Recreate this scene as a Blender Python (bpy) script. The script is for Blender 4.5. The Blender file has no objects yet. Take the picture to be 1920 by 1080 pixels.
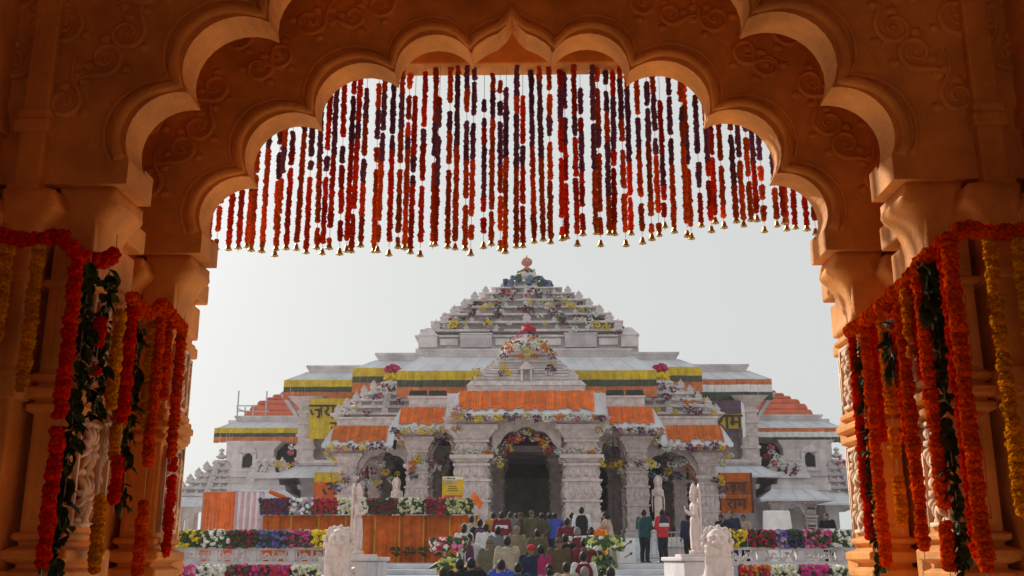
import bpy, bmesh, math, random
from mathutils import Vector, Matrix, noise
R = math.radians
rnd = random.Random(7)
scn = bpy.context.scene
col = scn.collection

# ---------------------------------------------------------------- camera, sky, sun, exposure
FPX = 1900.0                       # focal length in photo pixels (1920 wide)
PITCH = math.atan(510 / 1900.0)
YAW = math.atan(33 / 1900.0 * math.cos(PITCH))
EYE = (0.11, 0.0, 2.0)
cam_d = bpy.data.cameras.new('camera')
cam = bpy.data.objects.new('camera', cam_d)
col.objects.link(cam)
cam.location = EYE
cam.rotation_euler = (R(90) + PITCH, 0, YAW)
cam_d.sensor_width = 36.0
cam_d.lens = 36.0 * FPX / 1920.0
cam_d.clip_start = 0.05
cam_d.clip_end = 6000
scn.camera = cam

SUN_AZ = R(36)                     # to the left of straight ahead
SUN_EL = R(30)
world = bpy.data.worlds.new('World')
scn.world = world
world.use_nodes = True
wn = world.node_tree
wn.nodes.clear()
sky = wn.nodes.new('ShaderNodeTexSky')
sky.sky_type = 'NISHITA'
sky.sun_disc = False
sky.sun_elevation = SUN_EL
sky.sun_rotation = -SUN_AZ
sky.air_density = 1.0
sky.dust_density = 4.0
sky.ozone_density = 1.0
hsv = wn.nodes.new('ShaderNodeHueSaturation')
hsv.inputs['Saturation'].default_value = 0.25
veil = wn.nodes.new('ShaderNodeMix')           # winter fog: an even grey veil over the whole sky
veil.data_type = 'RGBA'
veil.inputs[0].default_value = 0.885
veil.inputs[7].default_value = (5.7, 5.85, 5.75, 1)
bg = wn.nodes.new('ShaderNodeBackground')
bg.inputs['Strength'].default_value = 0.12
wo = wn.nodes.new('ShaderNodeOutputWorld')
wn.links.new(sky.outputs[0], hsv.inputs['Color'])
wn.links.new(hsv.outputs[0], veil.inputs[6])
wn.links.new(veil.outputs[2], bg.inputs['Color'])
wn.links.new(bg.outputs[0], wo.inputs['Surface'])

sun_d = bpy.data.lights.new('sun', 'SUN')
sun_d.energy = 5.0
sun_d.angle = R(0.9)
sun_d.color = (1.0, 0.93, 0.82)
sun = bpy.data.objects.new('sun', sun_d)
col.objects.link(sun)
to_sun = Vector((-math.sin(SUN_AZ) * math.cos(SUN_EL), math.cos(SUN_AZ) * math.cos(SUN_EL), math.sin(SUN_EL)))
sun.rotation_euler = to_sun.to_track_quat('Z', 'Y').to_euler()
sun.location = to_sun * 200

vs = scn.view_settings
vs.view_transform = 'Standard'
vs.look = 'None'
vs.exposure = 0.0
vs.gamma = 1.0
vs.use_curve_mapping = False
scn.cycles.max_bounces = 10
scn.cycles.diffuse_bounces = 6
scn.cycles.volume_bounces = 0
scn.cycles.use_denoising = True
scn.cycles.sample_clamp_indirect = 6.0

# ---------------------------------------------------------------- helpers
_cp, _sp = math.cos(PITCH), math.sin(PITCH)
_sy, _cy = math.sin(YAW), math.cos(YAW)
_fw = Vector((-_sy * _cp, _cy * _cp, _sp)); _rt = Vector((_cy, _sy, 0)); _up = Vector((_sy * _sp, -_cy * _sp, _cp))
def at(px, py, Y):
    """photo pixel + distance -> world x, z (used to measure the place)"""
    d = _fw + _rt * ((px - 960) / FPX) + _up * ((540 - py) / FPX)
    t = Y / d.y
    return EYE[0] + t * d.x, EYE[2] + t * d.z
def ax(px, py, Y): return at(px, py, Y)[0]
def az(py, Y, px=990): return at(px, py, Y)[1]
def depth_for(px, py, x):
    d = _fw + _rt * ((px - 960) / FPX) + _up * ((540 - py) / FPX)
    t = (x - EYE[0]) / d.x
    return t * d.y, EYE[2] + t * d.z

def ordinal(n):
    return '%d%s' % (n, 'th' if 10 <= n % 100 <= 20 else {1: 'st', 2: 'nd', 3: 'rd'}.get(n % 10, 'th'))

class MB:
    def __init__(s): s.v = []; s.f = []; s.m = []; s.mi = 0
    def add(s, vs, fs):
        o = len(s.v); s.v += [tuple(q) for q in vs]
        s.f += [tuple(i + o for i in f) for f in fs]; s.m += [s.mi] * len(fs); return s
    def box(s, x0, x1, y0, y1, z0, z1):
        return s.fr(x0, x1, y0, y1, z0, x0, x1, y0, y1, z1)
    def fr(s, x0, x1, y0, y1, z0, a0, a1, b0, b1, z1):
        return s.add([(x0,y0,z0),(x1,y0,z0),(x1,y1,z0),(x0,y1,z0),(a0,b0,z1),(a1,b0,z1),(a1,b1,z1),(a0,b1,z1)],
            [(3,2,1,0),(4,5,6,7),(0,1,5,4),(1,2,6,5),(2,3,7,6),(3,0,4,7)])
    def cb(s, cx, cy, w, d, z0, z1, w2=None, d2=None):
        w2 = w if w2 is None else w2; d2 = d if d2 is None else d2
        return s.fr(cx-w/2, cx+w/2, cy-d/2, cy+d/2, z0, cx-w2/2, cx+w2/2, cy-d2/2, cy+d2/2, z1)
    def lathe(s, cx, cy, prof, n=12, sx=1, sy=1, a0=0):
        vs = []; fs = []
        for r, z in prof:
            for i in range(n):
                a = a0 + 2*math.pi*i/n; vs.append((cx + r*sx*math.cos(a), cy + r*sy*math.sin(a), z))
        for k in range(len(prof)-1):
            for i in range(n):
                j = (i+1) % n; fs.append((k*n+i, k*n+j, (k+1)*n+j, (k+1)*n+i))
        fs.append(tuple(range(n-1, -1, -1))); fs.append(tuple((len(prof)-1)*n+i for i in range(n)))
        return s.add(vs, fs)
    def tube(s, pts, r, n=6, cap=True):
        pts = [Vector(p) for p in pts]; vs = []; fs = []; L = len(pts)
        rr = r if isinstance(r, (list, tuple)) else [r]*L
        t = (pts[1]-pts[0]).normalized(); ref = Vector((0,0,1)) if abs(t.z) < .9 else Vector((1,0,0))
        u = t.cross(ref).normalized()
        for k in range(L):
            t = (pts[min(k+1,L-1)] - pts[max(k-1,0)]).normalized()
            u = (u - t*u.dot(t))
            u = u.normalized() if u.length > 1e-6 else t.orthogonal().normalized()
            w = t.cross(u)
            for i in range(n):
                a = 2*math.pi*i/n; vs.append(pts[k] + (u*math.cos(a) + w*math.sin(a))*rr[k])
        for k in range(L-1):
            for i in range(n):
                j = (i+1) % n; fs.append((k*n+i, k*n+j, (k+1)*n+j, (k+1)*n+i))
        if cap: fs.append(tuple(range(n-1,-1,-1))); fs.append(tuple((L-1)*n+i for i in range(n)))
        return s.add(vs, fs)
    def prism(s, poly, y0, y1):
        """poly in x,z ; extruded along y"""
        n = len(poly)
        return s.add([(x,y0,z) for x,z in poly] + [(x,y1,z) for x,z in poly],
            [tuple(range(n)), tuple(range(2*n-1, n-1, -1))] + [(i, i+n, (i+1)%n+n, (i+1)%n) for i in range(n)])
    def prismx(s, poly, x0, x1):
        """poly in y,z ; extruded along x"""
        n = len(poly)
        return s.add([(x0,y,z) for y,z in poly] + [(x1,y,z) for y,z in poly],
            [tuple(range(n-1,-1,-1)), tuple(range(n, 2*n))] + [(i, (i+1)%n, (i+1)%n+n, i+n) for i in range(n)])
    def ball(s, c, r, nu=8, nv=5, sx=1, sy=1, sz=1, jit=0, rg=None):
        vs = [(c[0], c[1], c[2]-r*sz)]; fs = []
        for k in range(1, nv):
            b = -math.pi/2 + math.pi*k/nv
            for i in range(nu):
                a = 2*math.pi*(i + (k%2)*.5)/nu; q = r*(1 + (rg.uniform(-jit, jit) if jit else 0))
                vs.append((c[0]+q*sx*math.cos(b)*math.cos(a), c[1]+q*sy*math.cos(b)*math.sin(a), c[2]+q*sz*math.sin(b)))
        vs.append((c[0], c[1], c[2]+r*sz)); T = len(vs)-1
        for i in range(nu):
            j = (i+1)%nu; fs.append((0, 1+j, 1+i)); o = 1+(nv-2)*nu; fs.append((o+i, o+j, T))
        for k in range(nv-2):
            for i in range(nu):
                j = (i+1)%nu; a = 1+k*nu; b = a+nu; fs.append((a+i, a+j, b+j, b+i))
        return s.add(vs, fs)
    def mesh(s, name, mats, smooth=False):
        me = bpy.data.meshes.new(name); me.from_pydata(s.v, [], s.f)
        for m in (mats if isinstance(mats, (list, tuple)) else [mats]): me.materials.append(m)
        me.polygons.foreach_set('material_index', s.m)
        bm = bmesh.new(); bm.from_mesh(me); bmesh.ops.recalc_face_normals(bm, faces=bm.faces); bm.to_mesh(me); bm.free()
        if smooth: me.polygons.foreach_set('use_smooth', [True]*len(me.polygons))
        me.update(); return me

def link(name, me, parent=None, loc=None, rz=0, scale=None):
    o = bpy.data.objects.new(name, me); col.objects.link(o)
    if parent is not None: o.parent = parent
    if loc is not None: o.location = loc
    if rz: o.rotation_euler = (0, 0, rz)
    if scale is not None: o.scale = scale if isinstance(scale, (tuple, list)) else (scale,)*3
    return o
def obj(name, mb, mats, parent=None, smooth=False, bevel=0, loc=None, rz=0):
    o = link(name, mb.mesh(name, mats, smooth), parent, loc, rz)
    if bevel:
        b = o.modifiers.new('bevel', 'BEVEL'); b.width = bevel; b.segments = 2; b.limit_method = 'ANGLE'; b.angle_limit = R(40)
    return o
def tag(o, label=None, cat=None, group=None, kind=None):
    if label: o['label'] = label
    if cat: o['category'] = cat
    if group: o['group'] = group
    if kind: o['kind'] = kind
    return o
def empty(name, label, cat, loc=(0,0,0), rz=0, group=None):
    o = bpy.data.objects.new(name, None); col.objects.link(o); o.location = loc; o.rotation_euler = (0,0,rz)
    o.empty_display_size = .2
    return tag(o, label, cat, group)
def setmat(o, *mats):
    for i, m in enumerate(mats):
        o.material_slots[i].link = 'OBJECT'; o.material_slots[i].material = m

# ---------------------------------------------------------------- materials
MATS = {}
def mat(name, c, rough=.7, var=.12, scale=3.0, bump=0.0, bscale=40, c2=None, stain=0.0, spec=.3, rndvar=0.0, trans=0.0, streak=0.0, metal=0.0):
    if name in MATS: return MATS[name]
    m = bpy.data.materials.new(name); m.use_nodes = True; N = m.node_tree.nodes; L = m.node_tree.links
    b = N['Principled BSDF']; b.inputs['Roughness'].default_value = rough
    b.inputs['Specular IOR Level'].default_value = spec; b.inputs['Metallic'].default_value = metal
    tc = N.new('ShaderNodeTexCoord')
    n1 = N.new('ShaderNodeTexNoise'); n1.inputs['Scale'].default_value = scale; n1.inputs['Detail'].default_value = 6; n1.inputs['Roughness'].default_value = .62
    L.new(tc.outputs['Object'], n1.inputs['Vector'])
    cr = N.new('ShaderNodeValToRGB')
    d = c2 or tuple(max(0, q*(1-var*2.2)) for q in c)
    u = c if c2 else tuple(min(1, q*(1+var)) for q in c)
    cr.color_ramp.elements[0].position = .33; cr.color_ramp.elements[0].color = (*d, 1)
    cr.color_ramp.elements[1].position = .67; cr.color_ramp.elements[1].color = (*u, 1)
    L.new(n1.outputs['Fac'], cr.inputs['Fac']); out = cr.outputs['Color']
    if stain:
        mp = N.new('ShaderNodeMapping'); mp.inputs['Scale'].default_value = (scale*1.6, scale*1.6, scale*.14)
        L.new(tc.outputs['Object'], mp.inputs['Vector'])
        n2 = N.new('ShaderNodeTexNoise'); n2.inputs['Scale'].default_value = 1.0; n2.inputs['Detail'].default_value = 5
        L.new(mp.outputs[0], n2.inputs['Vector'])
        r2 = N.new('ShaderNodeMapRange'); r2.inputs[1].default_value = .5; r2.inputs[2].default_value = .75; r2.inputs[3].default_value = 0; r2.inputs[4].default_value = stain
        L.new(n2.outputs['Fac'], r2.inputs[0])
        mx = N.new('ShaderNodeMix'); mx.data_type = 'RGBA'; L.new(r2.outputs[0], mx.inputs[0]); L.new(out, mx.inputs[6])
        mx.inputs[7].default_value = (*[q*.45 for q in c], 1); out = mx.outputs[2]
    if rndvar:
        oi = N.new('ShaderNodeObjectInfo'); h = N.new('ShaderNodeHueSaturation')
        r3 = N.new('ShaderNodeMapRange'); r3.inputs[3].default_value = 1-rndvar; r3.inputs[4].default_value = 1+rndvar
        L.new(oi.outputs['Random'], r3.inputs[0]); L.new(r3.outputs[0], h.inputs['Value']); L.new(out, h.inputs['Color']); out = h.outputs['Color']
    L.new(out, b.inputs['Base Color'])
    if bump:
        n3 = N.new('ShaderNodeTexNoise'); n3.inputs['Scale'].default_value = bscale; n3.inputs['Detail'].default_value = 5
        L.new(tc.outputs['Object'], n3.inputs['Vector'])
        bp = N.new('ShaderNodeBump'); bp.inputs['Strength'].default_value = bump; bp.inputs['Distance'].default_value = .02
        L.new(n3.outputs['Fac'], bp.inputs['Height']); L.new(bp.outputs[0], b.inputs['Normal'])
    if trans:
        t = N.new('ShaderNodeBsdfTranslucent'); ms = N.new('ShaderNodeMixShader'); ms.inputs[0].default_value = trans
        L.new(out, t.inputs['Color']); o = N['Material Output']
        L.new(b.outputs[0], ms.inputs[1]); L.new(t.outputs[0], ms.inputs[2]); L.new(ms.outputs[0], o.inputs['Surface'])
    MATS[name] = m; return m

SAND = mat('gateway_sandstone', (.77,.32,.068), .75, .16, 2.2, .4, 70, stain=.22)
SANDC = mat('gateway_carved_sandstone_lit', (.78,.54,.36), .75, .14, 5, .35, 45)  # gateway stone in a paler tone, daylight on the jambs put into colour
STONE = mat('temple_stone', (.67,.615,.62), .72, .11, 1.3, .5, 14, stain=.5)
STONE2 = mat('temple_stone_grey', (.62,.575,.59), .75, .13, 1.1, .5, 12, stain=.4)
CARVE = mat('temple_carved_stone', (.66,.57,.56), .75, .14, 4, .4, 22, stain=.25)
EAVE = mat('pale_eave_stone', (.66,.67,.72), .6, .08, .8, .2, 20, stain=.3)
STATUE = mat('pink_statue_stone', (.70,.57,.53), .6, .10, 6, .2, 40, stain=.25)
SHADE = mat('painted_shade', (.035,.03,.028), .8, .2, 2)  # near-black: shade of the interior and recesses put into the colour
PAVE = mat('pale_paving', (.47,.44,.43), .6, .12, .6, .1, 10)
STEP = mat('white_step_marble', (.60,.62,.66), .45, .1, 1.2, .05, 10, stain=.2)
GROUND = mat('plaza_ground', (.62,.55,.49), .6, .12, .3, .1, 8)
B_RED = mat('marigold_red', (.86,.022,.0), .9, .28, 60, .5, 120, rndvar=.22, trans=.3, spec=.0)
B_ORR = mat('marigold_orange_red', (.92,.075,.0), .9, .28, 60, .5, 120, rndvar=.2, trans=.3, spec=.0)
B_ORA = mat('marigold_orange', (.88,.22,.0), .9, .25, 60, .5, 120, rndvar=.2, trans=.3, spec=.0)
B_YEL = mat('marigold_yellow', (.88,.33,.0), .9, .25, 60, .5, 120, rndvar=.2, trans=.3, spec=.0)
B_DRK = mat('marigold_dark_red', (.92,.11,.03), .9, .25, 50, .5, 100, rndvar=.25, trans=.6, spec=.05)
B_RST = mat('marigold_rust', (.95,.22,.035), .9, .25, 50, .5, 100, rndvar=.25, trans=.6, spec=.05)
B_PUR = mat('purple_petals', (.34,.15,.28), .9, .25, 50, .5, 100, rndvar=.25, trans=.5, spec=.05)
LEAF = mat('garland_leaf', (.045,.07,.014), .6, .35, 14, .2, 60, rndvar=.4, spec=.12, trans=.15)
LEAF2 = mat('bouquet_leaf', (.05,.09,.03), .6, .3, 14, rndvar=.3)
BRASS = mat('brass_bell', (.55,.36,.10), .38, .2, 20, metal=.8)
THREAD = mat('garland_thread', (.6,.52,.42), .8)
def flower(n, c): return mat('flower_' + n, c, .75, .25, 9, .6, 30, rndvar=.1)
FY = flower('yellow', (.80,.58,.02)); FW = flower('white', (.78,.78,.72)); FC = flower('cream', (.72,.70,.42))
FM = flower('magenta', (.55,.035,.22)); FP = flower('pink', (.66,.20,.34)); FL = flower('lilac', (.42,.30,.46)); FN = flower('navy', (.055,.06,.16))
FV = flower('violet', (.15,.09,.34)); FR = flower('crimson', (.50,.02,.05)); FB = flower('maroon', (.20,.015,.04)); FO = flower('orange', (.75,.24,.03)); FG = flower('pale_green', (.50,.56,.20))
FBL = flower('slate_blue', (.14,.21,.30))
CL_OR = mat('orange_cloth', (.82,.17,.02), .8, .16, 3, .3, 30, stain=.4, rndvar=.16)
CL_OR2 = mat('deep_orange_cloth', (.66,.145,.012), .8, .18, 3, .3, 30, stain=.4, rndvar=.14)
CL_YE = mat('yellow_cloth', (.62,.44,.03), .8, .14, 3, .3, 30, stain=.35, rndvar=.12)
CL_GR = mat('dark_green_cloth', (.075,.085,.06), .8, .2, 3)
CL_RU = mat('faded_orange_cloth', (.62,.19,.07), .8, .18, 3, stain=.35, rndvar=.12)
CL_WH = mat('white_cloth', (.76,.74,.74), .8, .08, 3)
CL_PU = mat('purple_cloth', (.13,.085,.12), .8, .2, 3)
CL_PK = mat('pink_cloth', (.68,.40,.47), .8, .1, 3)
INK = mat('dark_print', (.07,.04,.035), .7)
RED_SH = mat('red_orange_cover', (.62,.14,.07), .8, .16, 1.0, .3, 8, stain=.3)
METAL = mat('grey_steel', (.42,.43,.45), .4, .1, 5, metal=.6)
BLACK = mat('black_plastic', (.02,.022,.028), .4)
WHITEP = mat('white_paint', (.78,.79,.80), .5, .05)
# ---------------------------------------------------------------- ground, steps, platforms (the setting)
def struct(name, mb, m, parent=None, bevel=0):
    o = obj(name, mb, m, parent, bevel=bevel)
    if parent is None: o['kind'] = 'structure'
    return o
struct('ground', MB().add([(-1500,-300,0),(1500,-300,0),(1500,2500,0),(-1500,2500,0)], [(0,1,2,3)]), GROUND)
ZP = 1.88                                   # lower terrace, about eye level
ZT = az(1012, 47)                           # temple floor
Y0, Y1 = 20.0, 33.0
NST = 12
def step_z(Y):
    if Y >= Y1: return ZP if Y < 39.5 else ZT
    k = max(0, min(NST, int((Y - Y0) / (Y1 - Y0) * NST) + 1)) if Y > Y0 else 0
    return k * ZP / NST
stair = MB()
stair_o = struct('entrance_steps', MB().box(-4.6, 4.6, Y1 - .02, Y1 + 1.0, 0, ZP - .02), PAVE)
for k in range(NST):
    ya = Y0 + (Y1 - Y0) * k / NST
    obj('step', MB().box(-4.75, 4.75, ya, Y1 + .5 - k*.003, k*ZP/NST + .002, (k+1)*ZP/NST - .001*(k == NST-1)), STEP, stair_o, bevel=.012)
struct('terrace', MB().box(-4.8, 4.8, Y1 + .4, 60, .0, ZP - .006).box(-30, -4.8, 29.8, 60, 0, ZP - .004).box(4.8, 30, 29.8, 60, 0, ZP - .004), PAVE)
# terrace edge slabs along the top of the steps
for k in range(16):
    x = -4.72 + k*.59
    obj('slab', MB().box(x + .006, x + .584, Y1 - .16, Y1 + .55, ZP - .012, ZP + .035), PAVE, stair_o, bevel=.008)
# upper steps in front of the temple floor
up = struct('temple_plinth', MB().box(-16, 16, 43.0, 90, ZP, ZT), STONE2)
for k in range(6):
    z0 = ZP + (ZT - ZP)*k/6
    obj('step', MB().box(-5.2, 5.2, 40.0 + k*.5, 43.05, z0 + .002, ZP + (ZT - ZP)*(k+1)/6 - .004), STEP, up, bevel=.012)
for s in (-1, 1):                            # plinth mouldings either side
    for q, (a, b, d) in enumerate(((0,.2,.28),(.2,.34,.16),(.34,.62,.06),(.62,.8,.2),(.8,1.02,.12))):
        h = ZT - ZP
        x0, x1 = sorted((s*5.25, s*16.1))
        obj('moulding', MB().box(x0, x1, 43.0 - d, 43.2, ZP + a*h + .003, ZP + b*h), STONE, up, bevel=.02)

# ---------------------------------------------------------------- the gateway round the camera
YA, YB, TH = 5.2, 6.5, .24                   # inner and outer arch front faces, thickness
ZS = 4.00                                    # underside of the impost blocks
gate = empty('gateway', 'dark orange sandstone gateway of two scalloped arches framing the temple', 'gateway', (0, 0, 0))
tips = [(963,28),(884,101),(740,137),(592,221),(467,331),(376,437)]
tipw = []
for px, py in tips:
    x, z = at(px, py, YB); tipw.append((abs(x), z))
tipw[0] = (0, tipw[0][1])
tipw[-1] = (2.10, tipw[-1][1])
def lobe(a, b, bulge, n=12):
    ax_, az_ = a; bx_, bz_ = b; c = math.hypot(bx_-ax_, bz_-az_); h = bulge*c
    nx, nz = (bz_-az_)/c, -(bx_-ax_)/c
    mx, mz = (ax_+bx_)/2, (az_+bz_)/2
    if nx*mx + nz*(mz-3.2) < 0: nx, nz = -nx, -nz
    r = (c*c/4 + h*h)/(2*h); cx, cz = mx - nx*(r-h), mz - nz*(r-h)
    a0 = math.atan2(az_-cz, ax_-cx); a1 = math.atan2(bz_-cz, bx_-cx)
    d = a1 - a0
    while d > math.pi: d -= 2*math.pi
    while d < -math.pi: d += 2*math.pi
    return [(cx + r*math.cos(a0 + d*i/n), cz + r*math.sin(a0 + d*i/n)) for i in range(n+1)]
def arch_half(off=0.0):
    """right half, apex -> springing"""
    T = []
    for i, (x, z) in enumerate(tipw):
        vx, vz = x, z - 3.3; l = math.hypot(vx, vz)
        k = off*(1.25 if i else 1.0)
        if i == len(tipw)-1: T.append((x + off, z))
        else: T.append((x + vx/l*k if i else 0, z + vz/l*k))
    p = []
    (x0, z0), (x1, z1) = T[0], T[1]
    for t, q in ((0,0),(.16,.30),(.36,.50),(.6,.64),(.82,.80),(.94,.92)):
        p.append((x0 + (x1-x0)*t, z0 + (z1-z0)*(q*.92 if t > .5 else q*.98)))
    for i, bu in zip(range(1, 5), (.40,.37,.38,.30)):
        p += lobe(T[i], T[i+1], bu)[:-1]
    p.append(T[-1]); return p
def arch_full(off=0.0):
    h = arch_half(off)
    return [(-x, z) for x, z in h[::-1]] + h[1:]
ZTOP = 7.5
def arch(ya, ct):
    prof = arch_full()
    poly = [(-3.9, ZTOP), (-3.9, ZS), (-2.10, ZS)] + prof + [(2.10, ZS), (3.9, ZS), (3.9, ZTOP)]
    a = obj('arch', MB().prism(poly, ya, ya + TH), SAND, gate)
    for off, r, dy in ((.052,.034,0), (.108,.016,0)):
        pr = arch_full(off)
        obj('roll_moulding', MB().tube([(x, ya + dy, z) for x, z in pr], r, 8), SAND, a, smooth=True)
    # raised outer border of the arch face
    # scroll carvings on the spandrels
    g = random.Random(3)
    def scroll(cx, cz, rad, turns, a0, sgn, tail):
        pts = []; rr = []
        n = int(20*turns)
        for i in range(n+1):
            t = i/n; a = a0 + sgn*turns*2*math.pi*t; q = rad*(.14 + .86*t)
            pts.append((cx + q*math.cos(a), ya - .004, cz + q*math.sin(a))); rr.append(.008 + .014*t)
        x, _, z = pts[-1]; a = a0 + sgn*turns*2*math.pi + sgn*math.pi/2
        for i in range(1, 9):
            t = i/8; q = a - sgn*t*1.1
            x += math.cos(q)*tail/8; z += math.sin(q)*tail/8
            pts.append((x, ya - .004, z)); rr.append(.022*(1 - t*.75))
        m = MB().tube(pts, rr, 6)
        for k in range(4):                              # leaf lobes along the stem
            i = int(len(pts)*(.35 + .16*k)); i = min(i, len(pts)-2)
            px_, _, pz_ = pts[i]; dx, dz = px_-cx, pz_-cz; l = math.hypot(dx, dz) or 1
            m.ball((px_ + dx/l*.045, ya, pz_ + dz/l*.045), .042, 7, 4, 1, .45, .75)
        m.ball((cx, ya, cz), rad*.2, 8, 5, 1, .6, 1)
        return m
    spots = [(.74,5.72,.10,1.4,.5,1,.22),(1.08,5.62,.12,1.5,2.2,-1,.26),(1.42,5.42,.13,1.5,.4,1,.28),(1.30,5.80,.09,1.3,1.1,-1,.2),
             (1.72,5.20,.14,1.5,2.4,-1,.3),(1.98,4.92,.13,1.5,.2,1,.26),(2.12,4.60,.10,1.4,1.9,-1,.22),(1.74,5.62,.12,1.5,3.0,1,.26),(2.10,5.35,.13,1.5,1.2,1,.28),
             (2.45,5.05,.13,1.5,2.2,-1,.28),(2.42,4.55,.11,1.4,.7,1,.24),(.36,5.86,.06,1.2,.2,-1,.18)]
    guard = arch_half(.13)
    def clash(m):
        for x, y, z in m.v[::3]:
            for (xa, za), (xb, zb_) in zip(guard, guard[1:]):
                if min(xa, xb) <= abs(x) <= max(xa, xb) and z < min(za, zb_) + abs(za-zb_)*.8: return True
            if abs(x) > 2.7 and z < 4.2: return True
        return False
    fixed = []
    for cx, cz, rad, tn, a0, sg, tl in spots:
        for q in range(14):
            if not clash(scroll(cx, cz, rad, tn, a0, sg, tl)): break
            l = math.hypot(cx, cz - 3.3); cx += cx/l*.03; cz += (cz - 3.3)/l*.03; tl *= .9; rad *= .97
        if not clash(scroll(cx, cz, rad, tn, a0, sg, tl)): fixed.append((cx, cz, rad, tn, a0, sg, tl))
    fixed = []
    for off, dist, ph, r0 in ((.33, .29, .34, .105), (.62, .34, .20, .115), (.93, .40, .5, .12)):
        P = arch_half(off); acc = -ph; side = 1
        for (xa, za), (xb, zb_) in zip(P, P[1:]):
            l = math.hypot(xb-xa, zb_-za); acc += l
            if acc > dist:
                acc = 0.0; side = -side
                if za < 5.9 and xa < 3.2: fixed.append((xa + g.uniform(-.02,.02), za + g.uniform(-.02,.02), r0*g.uniform(.85,1.1), 1.5, math.atan2(za - 3.3, xa) + side*1.2, side, .2*g.uniform(.8,1.2)))
    fixed = [q for q in fixed if not clash(scroll(*q))]
    for s in (-1, 1):
        for cx, cz, rad, tn, a0, sg, tl in fixed:
            if s > 0: m = scroll(cx, cz, rad, tn, a0, sg, tl)
            else: m = scroll(-cx, cz, rad, tn, math.pi - a0, -sg, tl)
            obj('scroll_carving', m, SAND, a, smooth=True)
    for k, (z0, z1, d) in enumerate(((5.93,5.99,.05),(5.99,6.14,.09),(6.14,6.2,.13))):
        obj('cornice_band', MB().box(-3.88, 3.88, ya - d, ya + .01, z0 + .001, z1), SAND, a, bevel=.012)
    return a
arch(YA, 'inner'); arch(YB, 'outer')

def rsq(mb, cx, cy, rings, n=4):
    """stack of rounded squares: rings of (half_x, half_y, z, round)"""
    vs = []; fs = []; per = None
    for hx, hy, z, rd in rings:
        ring = []
        for (sx, sy, a0) in ((1,1,0),(-1,1,90),(-1,-1,180),(1,-1,270)):
            for i in range(n+1):
                a = R(a0 + 90*i/n); ring.append((cx + sx*(hx-rd) + rd*math.cos(a), cy + sy*(hy-rd) + rd*math.sin(a), z))
        per = len(ring); vs += ring
    for k in range(len(rings)-1):
        for i in range(per):
            j = (i+1) % per; fs.append((k*per+i, k*per+j, (k+1)*per+j, (k+1)*per+i))
    fs.append(tuple(range(per-1,-1,-1))); fs.append(tuple((len(rings)-1)*per+i for i in range(per)))
    return mb.add(vs, fs)

def carved_flower(h, w, g):
    """relief panel in the y,z plane facing +x; centre at origin, w wide (y), h high (z)"""
    m = MB()
    e = .022
    for a, b, c, d in ((-w/2, -w/2+e, -h/2, h/2), (w/2-e, w/2, -h/2, h/2)): m.box(-.01, .022, a, b, c, d)
    m.box(-.01, .0215, -w/2+e, w/2-e, -h/2, -h/2+e); m.box(-.01, .0215, -w/2+e, w/2-e, h/2-e, h/2)
    for cz in (-h*.24, h*.24):
        rr = min(w*.42, h*.23)
        m.ball((.006, 0, cz), rr*.2, 8, 5, .9, 1, 1)
        for k in range(10):
            a = 2*math.pi*k/10 + .15; L = rr*(1.0 if k % 2 else .86)
            pts = []; q = []
            for i in range(6):
                t = i/5; bend = a + .25*t
                pts.append((.004 + .014*math.sin(math.pi*t), math.cos(bend)*L*(.22 + .78*t), cz + math.sin(bend)*L*(.22 + .78*t)*1.15)); q.append(.007 + .017*math.sin(math.pi*min(1, t*.8 + .2)))
            m.tube(pts, q, 5)
    for cz in (-h*.46, 0, h*.46):
        for sy in (-1, 1):
            pts = [(.004, sy*w*(.08 + .30*t), cz + (.05*math.sin(t*4.2))*h*.5) for t in (0,.2,.4,.6,.8,1)]
            m.tube(pts, [.016,.018,.016,.013,.010,.006], 5)
    return m
panel_mesh = {}
def panel(h, w):
    k = (round(h,2), round(w,2))
    if k not in panel_mesh: panel_mesh[k] = carved_flower(h, w, rnd).mesh('carved_panel', SANDC, True)
    return panel_mesh[k]

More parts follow.
